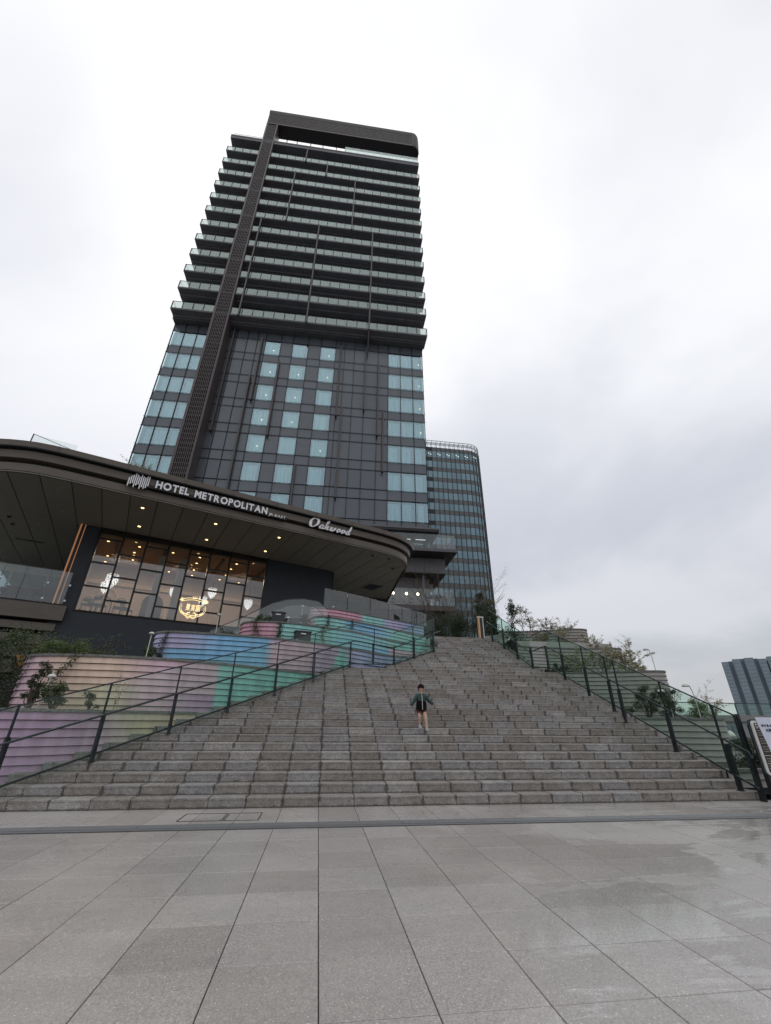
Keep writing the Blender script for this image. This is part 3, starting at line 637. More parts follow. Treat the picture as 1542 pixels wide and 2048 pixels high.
# balconies
ZB = [46.1, 49.97, 53.3, 56.72, 60.1, 63.5, 66.98, 70.35, 73.75, 77.1, 80.5, 84.1]
XB0, XB1 = -21.5, 10.5
slabm = None
PB = {}
random.seed(3)
for fi, z in enumerate(ZB):
    nz = ZB[fi+1] if fi+1 < len(ZB) else 88.3
    b = mk('balcony', MB().box(XB0, XB1, -1.78, .34, .0, .22).mesh('balcony', MT['slab']), T, (0, 0, z))
    MB().box(XB0-.01, XB1+.01, -1.81, -1.781, .10, .235).build('edge_trim', MT['slabedge'], b)
    MB().box(XB0+.1, XB1-.1, -1.0, -.2, -.28 if fi < 4 else -.2, -.001).build('slab_beam', MT['slab'], b)
    h0, h1 = .27, 1.40
    for (a, c, n) in ((XB0+.05, -16.45, 4), (-14.4, XB1-.05, 19)):
        w = (c-a)/n
        for k in range(n):
            cbox('glass_panel', MT['balglass'], b, a+k*w+.03, a+(k+1)*w-.03, -1.755, -1.74, h0, h1)
        r = MB()
        r.box(a, c, -1.775, -1.72, h1+.001, h1+.05)
        for k in range(n+1): r.box(a+k*w-.05, a+k*w+.05, -1.79, -1.70, .236, h1)
        r.build('guard_frame', MT['steel'], b)
    for xe in (XB0+.05, XB1-.07):      # open end frames with a diagonal
        r = MB(); r.box(xe, xe+.03, -1.7, .0, h1, h1+.05); r.box(xe, xe+.03, -.9, -.86, .23, h1-.001); r.bar((xe+.015, -1.65, .28), (xe+.015, -.92, h1-.05), .05, .03); r.build('end_frame', MT['rail'], b)
    # recessed wall with sliding windows
    bw = nz-z
    MB().box(-21.2, 10.05, .10, .345, .221, bw-.01).build('recess_wall', MT['core'], b)
    x = -20.9
    while x < 9.0:
        w = random.choice((1.5, 2.0, 2.6)); gp = random.choice((.5, .9, 1.4))
        if not (-17.4 < x < -14.6) and x+w < 9.9:
            o = cbox('sliding_window', MT['winglass'], b, x, x+w, .0, .02, .3, min(2.6, bw-.3))
            cw = random.choice((.45, .8, 1.0)); sd_ = random.choice((-1, 1))
            cbox('curtain', MT['curtain_d'] if random.random() < .6 else MT['curtain'], o, -w/2+.05 if sd_ < 0 else w/2-.05-w*cw*.9, -w/2+.05+w*cw*.9 if sd_ < 0 else w/2-.05, .04, .06, -1.1, 1.0)
        x += w+gp
# roof slab
MB().box(XB0, XB1, -1.8, 18, 88.3, 89.28).build('roof_slab', MT['slab'], T)
MB().box(XB0-.01, XB1+.01, -1.84, -1.801, 89.0, 89.30).build('roof_edge_trim', MT['brown'], T)
r = MB()
for k in range(13): x = XB0+.3+k*.40; r.box(x, x+.03, -1.6, -1.57, 89.28, 90.2)
r.box(XB0+.3, -16.5, -1.6, -1.57, 90.2, 90.24); r.box(XB0+.3, -16.5, -1.6, -1.57, 89.75, 89.78); r.build('roof_rail', MT['slabedge'], T)
for k in range(9): cbox('roof_glass_panel', MT['balglass'], T, -2.5+k*1.44+.02, -2.5+(k+1)*1.44-.02, -1.76, -1.745, 89.48, 91.05)
for x in (-13.0, -11.2, -8.8, -6.6, -4.2, -2.6): MB().box(x-.06, x+.06, -.05, .07, 89.28, 94.66).build('roof_post', MT['brown_d'], T)
# crown beam with rounded corner, fins on its face
def rounded(x0, x1, y0, y1, r, n=6):
    p = [(x0, y1), (x0, y0)]
    for k in range(n+1):
        a = -math.pi/2+math.pi/2*k/n; p.append((x1-r+r*math.cos(a), y0+r+r*math.sin(a)))
    p.append((x1, y1)); return p
CX0, CX1 = -16.4, 10.8
crown = MB().prism(rounded(CX0, CX1, -1.86, .12, 1.3), 94.7, 99.5).build('crown_beam', MT['brown_d'], T)
MB().prism(rounded(CX0-.03, CX1+.05, -1.93, .13, 1.34), 98.6, 99.53).build('crown_coping', MT['brown_d'], crown)
MB().box(CX0, CX1-1.3, -1.94, -1.861, 94.70, 94.95).build('crown_lower_trim', MT['brown'], crown)
f = MB(); x = CX0+.25
while x < CX1-1.3: f.box(x, x+.09, -1.93, -1.861, 94.96, 98.59); x += .21
for k in range(12):
    a = -math.pi/2+math.pi/2*(k+.5)/12; cxx, cyy = CX1-1.3+1.33*math.cos(a), -.56+1.33*math.sin(a); f.bar((cxx, cyy, 94.96), (cxx, cyy, 98.59), .08)
for k in range(7): f.box(CX0+.2, CX1-1.3, -1.955, -1.931, 95.3+k*.5, 95.34+k*.5)
stuff(f.build('crown_fins', MT['brown'], crown))
# tall louvred column
lc = mk('louvre_column', MB().box(-16.38, -14.47, -.9, -.3, 16, 94.69).mesh('louvre_column', MT['recess']), T)
for x0, x1 in ((-16.4, -16.13), (-14.66, -14.45)): MB().box(x0, x1, -1.92, -.001, 16, 94.66).build('column_flange', MT['brown'], lc)
for k in range(8): x = -16.04+k*.19; cbox('louvre_blade', MT['brown'], lc, x, x+.07, -1.86, -1.76, 16, 94.66)
f = MB(); z = 17.0
while z < 94.5: f.box(-16.12, -14.67, -1.84, -1.70, z, z+.07); z += .6
stuff(f.build('louvre_rungs', MT['brown'], lc))
for k in range(8): z = WTOP-k*PIT-WH-.5; MB().box(-16.1, -14.7, -1.5, -.92, z, z+.25).build('stair_flight', MT['panel'], lc)
# vertical fins
def fin(x, z0, z1, y0, y1, w=.16):
    o = MB().box(x-w/2, x+w/2, y0, y1, z0, z1).build('vertical_fin', MT['brown'], T); MB().box(x-w/2-.02, x+w/2+.02, y0-.02, y1, z0-.12, z0).build('fin_foot', MT['brown_d'], o)
for x, z0, z1 in ((-8.7, 84.1, 88.3), (-5.06, 80.6, 84.2), (-9.98, 67.0, 80.6), (-.3, 67.0, 80.6), (-13.42, 46.1, 67.0), (-5.08, 46.2, 67.0), (2.87, 46.1, 67.0)): fin(x, z0, z1, -1.98, -1.83, .17)
for x, z0, z1 in ((-.52, 33.1, 44.3), (.08, 22.3, 34.55), (2.7, 34.3, 44.6), (4.35, 30.75, 41.9), (5.02, 25.9, 34.6), (-4.46, 17, 26.06), (-7.93, 29.5, 40.7), (-10.43, 34.35, 44.3), (-11.0, 17, 38.16), (-13.95, 29.55, 45.6)): fin(x, z0, z1, -.42, -.13, .17)
br = MB(); xs0, xs1 = 2.78, 2.94
pr = [(-1.98, 46.09), (-.2, 46.09), (-.2, 43.2), (-.42, 43.2)]
br.add([(xs0, a, b) for a, b in pr]+[(xs1, a, b) for a, b in pr], [(0, 1, 2, 3), (7, 6, 5, 4), (0, 4, 5, 1), (1, 5, 6, 2), (2, 6, 7, 3), (3, 7, 4, 0)]); br.build('tapered_bracket', MT['brown'], T)
# podium side of the tower: roof slab, upper terrace, box, lower cafe terrace
MB().box(-9, 10.4, -3.0, .3, 17.75, 18.10).build('terrace_canopy', MT['brown_d'], T)
MB().box(-9, 10.42, -3.04, -3.001, 17.98, 18.14).build('canopy_edge_trim', MT['slabedge'], T)
MB().box(-21, 10.1, -.05, .34, 16.0, 18.78).build('podium_band', MT['core'], T)
MB().box(-9, 12.05, -2.95, 9, 15.742, 15.749).build('terrace_soffit', MT['recess'], T)  # near-black sheet added to paint the shade under the terrace slab
ut = mk('upper_terrace', MB().box(-9, 12.1, -3.0, 9, 15.75, 16.04).mesh('upper_terrace', MT['core']), T)
for k in range(7): cbox('glass_panel', MT['clearglass'], ut, 1.4+k*1.5+.01, 1.4+(k+1)*1.5-.01, -2.95, -2.935, 16.05, 17.5)
for k in range(5): cbox('glass_panel', MT['clearglass'], ut, 11.885, 11.9, -2.93+k*1.5, -2.93+(k+1)*1.5-.02, 16.05, 17.5)
MB().box(1.4, 11.92, -2.96, -2.925, 17.501, 17.53).build('top_rail', MT['rail'], ut)
for k in range(4): cbox('terrace_door', MT['winglass'], ut, 2.0+k*2.0, 3.8+k*2.0, -.6, -.58, 16.1, 17.7)
MB().box(-9, 10.0, -.5, -.42, 16.05, 17.74).build('terrace_wall', MT['palecol'], ut)
for x0, x1 in ((6.2, 7.9), (8.4, 9.4)): MB().box(x0, x1, -1.2, -1.14, 17.60, 17.63).build('strip_light', MT['officelight'], ut)
bx_ = mk('upper_box', MB().box(-9, 11.35, -1.0, 9, 14.30, 15.74).mesh('upper_box', MT['slab']), T)
for k in range(5): cbox('cladding_panel', MT['slab'], bx_, .85+k*2.1+.01, .85+(k+1)*2.1-.01, -1.06, -1.001, 14.33, 15.72)
MB().box(-9, 11.40, -1.10, -.9, 14.20, 14.299).build('edge_trim', MT['slabedge'], bx_)
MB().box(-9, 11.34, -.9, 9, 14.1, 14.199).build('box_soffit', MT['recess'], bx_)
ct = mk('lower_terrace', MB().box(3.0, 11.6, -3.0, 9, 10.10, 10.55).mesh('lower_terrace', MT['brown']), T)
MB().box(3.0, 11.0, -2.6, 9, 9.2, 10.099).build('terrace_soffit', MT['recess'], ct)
for k in range(6): cbox('glass_panel', MT['clearglass'], ct, 3.0+k*1.42+.01, 3.0+(k+1)*1.42-.01, -2.95, -2.935, 10.56, 12.05)
for k in range(5): cbox('glass_panel', MT['clearglass'], ct, 11.5, 11.515, -2.93+k*1.5, -2.93+(k+1)*1.5-.02, 10.56, 12.05)
for k in range(7): MB().box(3.0+k*1.42-.02, 3.0+k*1.42+.02, -2.93, -2.90, 10.56, 12.05).build('glass_mullion', MT['rail'], ct)
for k in range(5): cbox('cafe_window', MT['winglass'], ct, 3.2+k*1.5, 4.6+k*1.5, 2.0, 2.02, 10.7, 13.2)
MB().box(3, 10.8, 2.1, 2.2, 10.56, 14.1).build('cafe_wall', MT['palecol'], ct)
MB().tube([(9.2, -.5, 10.56), (9.2, -.5, 14.09)], .14, 12).build('round_column', MT['slab'], ct)
MB().box(9.4, 10.9, 0.5, 7, -.05, 10.09).build('support_wall', MT['slab'], ct)
def w_of(x, dy, z):
    c, s = math.cos(TA), math.sin(TA); return (x*c-dy*s, YG+x*s+dy*c, z)
for x, lab_ in ((6.2, 'leftmost'), (7.5, 'middle'), (8.6, 'rightmost')):
    g = tag(mk('globe_lamp', smooth_m := MB().dome((0, 0, 0), .13, .13, 10, 4).add(*(lambda q: (q.v, q.f))(MB().dome((0, 0, 0), .13, -.13, 10, 4))).mesh('globe_lamp', MT['lampw']), None, w_of(x, -.6, 12.2)), '%s of three glowing globe lamps over the cafe terrace' % lab_, 'lamp', 'globe lamps over the cafe terrace')
    MB().tube([(0, 0, .12), (0, 0, 1.9)], .012, 5).build('cable', MT['steel'], g)
def chair(loc, rz, label, group, m=MT['steel'], s=1.):
    c = empty('cafe_chair', loc, rz, label, 'chair', group); c.scale = (s, s, s)
    MB().box(-.21, .21, -.21, .21, .43, .46).build('seat', m, c)
    b = MB(); p = [(-.2, .2, .46), (-.2, .24, .72), (-.1, .26, .84), (.1, .26, .84), (.2, .24, .72), (.2, .2, .46)]; b.tube(p, .013, 5); b.box(-.16, .16, .235, .25, .62, .78); b.build('backrest', m, c)
    for x in (-.18, .18):
        for y in (-.18, .18): MB().tube([(x, y, .43), (x*1.15, y*1.15, 0)], .012, 5).build('leg', m, c)
    return c
for k, (x, lab) in enumerate(((5.3, 'leftmost'), (6.0, 'second from the left'), (7.7, 'third from the left'))):
    chair(w_of(x, -1.9, 10.56), .4*k+2.8, 'wire cafe chair on the lower terrace, %s' % lab, 'chairs on the cafe terrace')
tb = empty('cafe_table', w_of(9.9, -2.0, 10.56), .2, 'flat parasol shaped table top leaning on the cafe terrace', 'table')
MB().prism([(.75*math.cos(a*.5236), .75*math.sin(a*.5236)) for a in range(12)], 1.0, 1.04).build('tabletop', MT['officespan'], tb); MB().tube([(0, 0, 0), (0, 0, 1.0)], .03, 6).build('leg', MT['steel'], tb)

# ------------------------------------------------------------------ podium: restaurant wing with sweeping canopy
PA = R(23); PX, PY = -8.7055, 19.8642
P = empty('hotel_podium', (PX, PY, 0), PA, 'low restaurant wing with a sweeping brown canopy and a glazed dining room', 'building')
def pw(u, v, z): c, s = math.cos(PA), math.sin(PA); return (PX+u*c-v*s, PY+u*s+v*c, z)
ZS = 11.0
edge = [(-8.9, 9.0), (-8.75, 5.5), (-8.35, 3.2), (-7.6, 1.55), (-6.7, .75), (-5.8, .3), (-4.9, .02), (-3.6, -.05), (0, -.02), (5, -.05), (10, 0.0), (12.6, .02), (13.7, .12), (14.5, .32), (15.2, .68), (15.8, 1.25), (16.2, 1.95), (16.45, 2.75)]
tail = [(17.5, 5.2), (20.2, 11.4)]
edge_s = smoothline(edge, 1)
outline = edge_s+tail+[(20.2, 16.0), (-8.9, 16.0)]
def clip(poly, x0, x1, y0, y1):
    def cut(pl, f, inter):
        o = []
        for i in range(len(pl)):
            a, b = pl[i], pl[(i+1) % len(pl)]; fa, fb = f(a), f(b)
            if fa >= 0: o.append(a)
            if (fa >= 0) != (fb >= 0): t = fa/(fa-fb); o.append(lerp(a, b, t))
        return o
    for f in (lambda p: p[0]-x0, lambda p: x1-p[0], lambda p: p[1]-y0, lambda p: y1-p[1]):
        if len(poly) < 3: return []
        poly = cut(poly, f, None)
    return poly
vj = [-.2, 2.62, 5.32, 8.0, 10.7, 13.4, 16.0]
for i in range(-8, 18):
    for j in range(6):
        if i*1.2 > -3 and i*1.2 < 11.5 and j > 1: continue
        q = clip(outline, i*1.2+.02, (i+1)*1.2-.02, vj[j]+.003, vj[j+1]-.003)
        if len(q) >= 3 and abs(sum(q[k][0]*q[(k+1) % len(q)][1]-q[(k+1) % len(q)][0]*q[k][1] for k in range(len(q)))) > .05:
            MB().prism(q, ZS, ZS+.03).build('soffit_panel', MT['soffit'], P)
MB().prism(outline, ZS+.034, ZS+.08).build('soffit_void', MT['recess'], P)
MB().prism(outline, 12.0, 12.25).build('canopy_roof', MT['concrete'], P)
def band(path, d0, d1, z0, z1, name, m, slope=0.):
    a = offset(path, d1); b = offset(path, d0); n = len(path); mb = MB(); vs = []; fs = []
    c = offset(path, d1-slope)
    for i in range(n): vs += [(*b[i], z0), (*c[i], z0), (*a[i], z1), (*b[i], z1)]
    for i in range(n-1):
        for e in range(4): fs.append((i*4+e, i*4+4+e, i*4+4+(e+1) % 4, i*4+(e+1) % 4))
    fs += [(0, 3, 2, 1), ((n-1)*4, (n-1)*4+1, (n-1)*4+2, (n-1)*4+3)]
    return mb.add(vs, fs).build(name, m, P)
band(edge_s+tail, -.5, -.12, ZS+.081, 12.24, 'fascia_backing', MT['recess'])
band(edge_s[:-1], -.119, .02, 10.99, 11.44, 'fascia_band', MT['fascia'], .03)
band(edge_s[:-2], -.119, .24, 11.62, 11.98, 'fascia_band', MT['fascia'], .05)
band(edge_s+tail, -.3, .50, 12.09, 12.34, 'fascia_cap', MT['fascia'], .04)
band(edge_s+tail, -.118, .47, 12.03, 12.088, 'cap_underside', MT['recess'])  # near-black strip, colours in the shade below the cap
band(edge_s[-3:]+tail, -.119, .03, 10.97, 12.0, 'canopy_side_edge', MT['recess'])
for q in (-4.4, -1.6, 1.0, 3.4, 5.8, 8.2, 10.6, 13.0): MB().box(q, q+.012, -.56, -.52, 12.1, 12.36).build('drip_joint', MT['slabedge'], P)
MB().box(-5.6, -3.9, .1, .11, 12.34, 12.95).build('roof_glass', MT['clearglass'], P)
MB().box(-5.62, -5.58, .09, .13, 12.34, 12.97).build('roof_glass_post', MT['rail'], P); MB().bar((-5.6, .11, 12.97), (-3.9, .11, 12.62), .02).build('roof_glass_rail', MT['rail'], P)
# soffit lights
def dl(u, v, lit):
    o = mk('downlight', MB().prism([(.075*math.cos(a*.5236), .075*math.sin(a*.5236)) for a in range(12)], -.006, -.001).mesh('downlight', MT['lamp'] if lit else MT['lamp_off']), P, (u, v, ZS))
    MB().prism([(.10*math.cos(a*.5236), .10*math.sin(a*.5236)) for a in range(12)], -.0008, .004).build('downlight_rim', MT['recess'] if lit else MT['slabedge'], o)
for u, v in ((-.6, 1.26), (-.6, 3.97), (3.02, 1.28), (3.02, 3.96), (6.64, 1.28), (6.62, 3.96)): dl(u, v, True)
for u, v in ((-4.2, 1.27), (-4.2, 3.93), (10.28, 1.31), (10.25, 3.96), (-6.69, 9.2), (13.93, 3.34), (16.39, 4.9), (16.44, 9.28), (-5.44, 6.6), (-7.9, 9.5)): dl(u, v, False)
for u, v in ((-6.69, 6.16), (-6.69, 7.29), (12.75, .73), (14.0, .73), (15.23, 2.25)):
    o = mk('camera_dome', MB().dome((0, 0, 0), .11, -.11, 12, 4).mesh('camera_dome', MT['box']), P, (u, v, ZS-.03)); MB().prism([(.14*math.cos(a*.5236), .14*math.sin(a*.5236)) for a in range(12)], 0.0, .03).build('dome_ring', MT['lamp_off'], o)
MB().prism([(15.8, 7.95), (15.78, 6.53), (17.0, 6.53), (16.9, 7.95)], ZS-.012, ZS-.002).build('soffit_vent', MT['box'], P)
MB().prism([(-6.9, 9.9), (-5.5, 9.9), (-5.5, 10.1), (-6.9, 10.1)], ZS-.02, ZS-.002).build('soffit_vent', MT['box'], P)
# walls
VW = 5.34
MB().box(-3.3, 12.0, VW, VW+.3, -.05, 6.28).build('base_wall', MT['navy'], P)
MB().box(-3.3, -2.46, VW-.001, VW+.3, 6.281, ZS-.001).build('left_pier', MT['navy'], P)
MB().box(-3.3, -2.9, VW+.31, 16, -.05, ZS-.001).build('left_return_wall', MT['navy'], P)
MB().box(7.27, 12.0, VW, VW+.3, 6.281, ZS-.001).build('right_wall', MT['navy'], P)
MB().box(11.8, 11.99, VW+.31, 16, 4.6, ZS-.001).build('right_return_wall', MT['navy'], P)
MB().box(12.05, 12.2, VW+.2, VW+.5, 4.6, ZS-.001).build('door_jamb', MT['mullion'], P)
MB().box(12.2, 20, 12.5, 12.6, 4.8, ZS-.001).build('lobby_glass', MT['winglass'], P)
MB().box(12.2, 20, 13.2, 13.3, 4.8, ZS-.001).build('lobby_wall', MT['palecol'], P)
for w, x in ((.07, -3.40), (.035, -3.18)): MB().box(x, x+w, VW-.06, VW-.001, 6.5, ZS-.01).build('copper_strip_light', MT['copper'], P)
# window grid
ZB0, ZB1 = 6.33, 10.97
for k in range(9): cbox('window_mullion', MT['mullion'], P, -2.4+k*1.2-.05, -2.4+k*1.2+.05, VW-.05, VW+.10, ZB0, ZB1)
cbox('window_head', MT['mullion'], P, -2.46, 7.26, VW-.05, VW+.10, ZB1+.001, ZB1+.028); cbox('window_sill', MT['mullion'], P, -2.46, 7.26, VW-.08, VW+.10, ZB0-.05, ZB0-.001)
for k in range(8):
    x0, x1 = -2.4+k*1.2+.051, -2.4+(k+1)*1.2-.051
    zz = [ZB0]+([7.65, 8.98, 10.38] if k % 2 == 0 else [7.0, 8.31, 9.64])+[ZB1]
    for z in zz[1:-1]: cbox('window_transom', MT['mullion'], P, x0, x1, VW-.04, VW+.08, z-.04, z+.04)
    for a, b in zip(zz, zz[1:]): cbox('window_pane', MT['shopglass'], P, x0, x1, VW+.01, VW+.025, a+.041, b-.041)
# dining room
MB().box(-2.9, 11.8, VW+.31, 12.0, 6.15, 6.28).build('dining_floor', MT['roomfloor'], P)
MB().box(-2.88, 11.78, VW+.12, 12.0, 10.60, 10.72).build('dining_ceiling', MT['roomceil'], P)
MB().box(-2.88, 11.78, 11.5, 11.6, 6.281, 10.599).build('dining_back_wall', MT['room'], P)
MB().box(-2.87, -2.80, VW+.35, 11.49, 6.281, 10.599).build('dining_side_wall', MT['room'], P)
MB().box(9.6, 9.7, VW+.35, 11.49, 6.281, 10.599).build('dining_partition', MT['room'], P)
for x in (-1.6, 1.0, 4.4, 7.2): MB().box(x, x+.14, VW+.4, 11.49, 10.42, 10.599).build('ceiling_beam', MT['wood'], P)
MB().box(-2.8, 9.6, 11.3, 11.49, 9.3, 9.55).build('cornice', MT['cream'], P)
for x in (.9, 2.05): MB().box(x, x+.38, 6.6, 7.0, 6.281, 10.41).build('dining_column', MT['palecol'], P)
for x, h in ((-1.6, 2.3), (-1.6, 1.9), (1.4, 2.0), (4.4, 2.1)):
    w_ = .72 if h != 1.9 else .5; pts = [(x-w_, 11.27, 6.3)]+[(x-w_*math.cos(math.pi*k/12), 11.27, 6.3+h-.2+w_*math.sin(math.pi*k/12)) for k in range(13)]+[(x+w_, 11.27, 6.3)]
    MB().tube(pts, .035, 6).build('arch_moulding', MT['wood'] if w_ < .6 else MT['cream'], P)
arch = [(1.2-.6, 6.3)]+[(1.2-.6*math.cos(math.pi*k/12), 7.9+.6*math.sin(math.pi*k/12)) for k in range(13)]+[(1.2+.6, 6.3)]
m = MB(); n = len(arch); m.add([(x, 9.0, z) for x, z in arch]+[(x, 9.1, z) for x, z in arch], [tuple(range(n))[::-1], tuple(range(n, 2*n))]+[(i, (i+1) % n, (i+1) % n+n, i+n) for i in range(n)]); m.build('arched_doorway', MT['box'], P)
random.seed(11)
def roomlight(u, v, e=26):
    o = mk('dining_downlight', MB().prism([(.07*math.cos(a*.5236), .07*math.sin(a*.5236)) for a in range(12)], -.006, -.001).mesh('dining_downlight', MT['lamp']), P, (u, v, 10.60))
for u in (-2.0, -.4, 1.7, 3.3, 5.3, 6.7, 8.6):
    for v in (6.3, 7.6, 9.2, 10.6):
        if random.random() < .8: roomlight(u+random.uniform(-.2, .2), v)
for u, v in ((-1, 8.5), (2.6, 8.5), (6.2, 8.5)):
    ld = bpy.data.lights.new('dining_room_light', 'AREA'); ld.energy = 60; ld.color = (1.0, .80, .60); ld.shape = 'SQUARE'; ld.size = 1.6
    lo = bpy.data.objects.new('dining_room_light', ld); COL.objects.link(lo); lo.parent = P; lo.location = (u, v, 10.35)
# pendant lamps: cones of overlapping pale petals
def pendant(u, v, z, s, label):
    root = empty('pendant_lamp', pw(u, v, z), PA, label, 'pendant lamp', 'leafy white pendant lamps in the dining room')
    m = MB(); rows = 9
    for r_ in range(rows):
        t = r_/(rows-1); zz = s*(-.85+1.0*t); rad = s*(.06+.36*math.sin(min(1, t*1.15)*math.pi*.62)); n = 5+int(6*math.sin(t*2.2))
        for k in range(n):
            a = 2*math.pi*(k+.5*(r_ % 2))/n; da = math.pi/n*.85; w = rad*1.04
            m.add([(rad*math.cos(a-da), rad*math.sin(a-da), zz+.10*s), (w*1.1*math.cos(a), w*1.1*math.sin(a), zz-.02*s), (rad*math.cos(a+da), rad*math.sin(a+da), zz+.10*s), (rad*.9*math.cos(a), rad*.9*math.sin(a), zz+.13*s)], [(0, 1, 2, 3)])
    m.build('petal_shade', MT['pend'], root); MB().tube([(0, 0, s*.2), (0, 0, 10.55-z)], .01, 4).build('cord', MT['steel'], root)
for i_, (u, v, z, s, lab) in enumerate(((-1.25, 6.9, 8.65, .75, 'leafy white pendant lamp hanging at the left end of the dining room window'), (-1.5, 7.6, 8.35, .62, 'lower leafy pendant lamp just behind the leftmost one'), (2.15, 7.1, 8.45, .6, 'leafy white pendant lamp half hidden behind the pale column'),
        (4.35, 7.0, 8.75, .62, 'upper leafy pendant lamp above the neon crest'), (3.95, 7.5, 8.25, .6, 'lower leafy pendant lamp right above the neon crest'), (6.65, 6.6, 8.25, .62, 'single leafy pendant lamp at the right end of the dining room window'))): pendant(u, v, z, s, lab)
for k, (u, v, r_, lab) in enumerate(((-2.0, 6.3, .2, 'dark dining chair at the far left of the window'), (-1.4, 6.1, 2.6, 'dark dining chair beside the left pendant lamps'), (-.5, 6.3, 3.3, 'dark dining chair right of the first window mullion'), (-.1, 6.6, 1.2, 'dark dining chair nearest the arched doorway'))):
    chair(pw(u, v, 6.281), PA+r_, lab, 'dining chairs behind the window', MT['wood'], 1.25)
for k, (u, v, lab) in enumerate(((-1.6, 7.0, 'small dark dining table by the left window edge'), (-.4, 7.2, 'small dark dining table in front of the beige wall'))):
    t_ = empty('dining_table', pw(u, v, 6.281), PA, lab, 'table', 'dining tables'); MB().box(-.4, .4, -.4, .4, .72, .76).build('tabletop', MT['wood'], t_); MB().tube([(0, 0, 0), (0, 0, .72)], .04, 8).build('leg', MT['wood'], t_)
# neon crest on the glass
cr_ = empty('neon_crest', pw(3.22, VW-.09, 7.1), PA, 'glowing gold neon crest with characters in the lower restaurant window', 'sign')
cr_.scale = (.84, 1, 1.35)
def neon(name, pts, r=.011): return MB().tube(pts, r, 5).build(name, MT['neon'], cr_)
ell = lambda rx, rz, a0, a1, cx=0, cz=0, n=40: [(cx+rx*math.cos(a0+(a1-a0)*k/n), 0, cz+rz*math.sin(a0+(a1-a0)*k/n)) for k in range(n+1)]
neon('outer_ring', ell(.86, .36, R(28), R(-208))); neon('inner_ring', ell(.76, .29, R(20), R(-200)))
for dz in (.28, .36): neon('banner_edge', [(x*.08, 0, dz+.10*(1-(x*.08/.8)**2)) for x in range(-10, 11)], .012)
neon('scroll', ell(.16, .12, 0, R(-300), -.2, -.3, 20)); neon('scroll', ell(.16, .12, R(180), R(480), .12, -.3, 20)); neon('scroll', ell(.3, .12, R(190), R(350), -.45, -.12, 16)); neon('scroll', ell(.3, .12, R(190), R(350), .45, -.12, 16))
for sx in (-1, 1):
    for a in (20, 55, 90, 130): neon('leaf_spray', [(sx*.8, 0, .3), (sx*(.8+.16*math.cos(R(a))), 0, .3+.14*math.sin(R(a)))], .016)
for x in (-.1, 0, .1): neon('leaf_spray', [(x*.6, 0, .42), (x*1.3, 0, .54)], .014)
for k, ch_ in enumerate('果実園'):
    try:
        me = fit_text(text_mesh(ch_, .01, 0.0), -.46+k*.33, -.46+k*.33+.27, -.10, .18, -.01); me.materials.clear(); me.materials.append(MT['neon']); mk('letter', me, cr_)
    except Exception as ex: print('glyph', ex)
# left terrace with brown lamella bands and glass guard
for (v, z0, z1, x1) in ((4.9, 5.64, 6.38, -2.7), (5.15, 5.15, 5.5, -2.92), (5.35, 4.5, 4.95, -3.16), (5.5, 3.9, 4.35, -3.4), (5.6, 3.2, 3.75, -3.6)):
    MB().box(-16, x1, v, v+.5, z0, z1).build('terrace_band', MT['fascia'], P)
MB().box(-16, -3.31, 5.45, 16, 6.2, 6.44).build('terrace_floor', MT['concrete'], P)
MB().box(-16, -3.35, 5.9, 6.1, 0, 6.19).build('terrace_void_wall', MT['recess'], P)
MB().box(-16, -2.8, 5.0, 5.3, 6.381, 6.46).build('terrace_kerb', MT['brown_d'], P)
for k in range(5): cbox('terrace_glass', MT['clearglass'], P, -2.92-(k+1)*1.9+.01, -2.92-k*1.9-.01, 4.96, 4.975, 6.47, 8.13)
for x in (-2.88, -3.81, -5.7): o = MB().box(x-.02, x+.02, 4.98, 5.03, 6.46, 8.15).build('glass_post', MT['steel'], P); MB().box(x-.045, x+.045, 4.94, 4.959, 7.4, 7.49).build('glass_clip', MT['silver'], o); MB().box(x-.045, x+.045, 4.94, 4.959, 6.6, 6.69).build('glass_clip', MT['silver'], o)
MB().box(-16, -3.3, 15.9, 16.0, 6.45, ZS-.001).build('terrace_back_wall', MT['palecol'], P)
for k in range(6): cbox('terrace_window', MT['winglass'], P, -15.8+k*2.05, -13.9+k*2.05, 15.86, 15.88, 6.6, 10.4)
for k, (x, w, lab) in enumerate(((-4.95, 1.3, 'low dark sofa behind the left terrace glass'), (-3.75, 1.0, 'dark armchair at the end of the left terrace'))):
    s_ = empty('terrace_sofa', pw(x, 6.0, 6.45), PA, lab, 'sofa', 'dark lounge seats on the left terrace')
    MB().box(-w/2, w/2, -.4, .4, .15, .45).build('seat', MT['fabric'], s_); MB().box(-w/2, w/2, .25, .45, .451, .9+.15*k).build('backrest', MT['fabric'], s_)
    for sx in (-1, 1): MB().box(sx*w/2-.08, sx*w/2+.08, -.4, .24, .452, .65).build('armrest', MT['fabric'], s_)

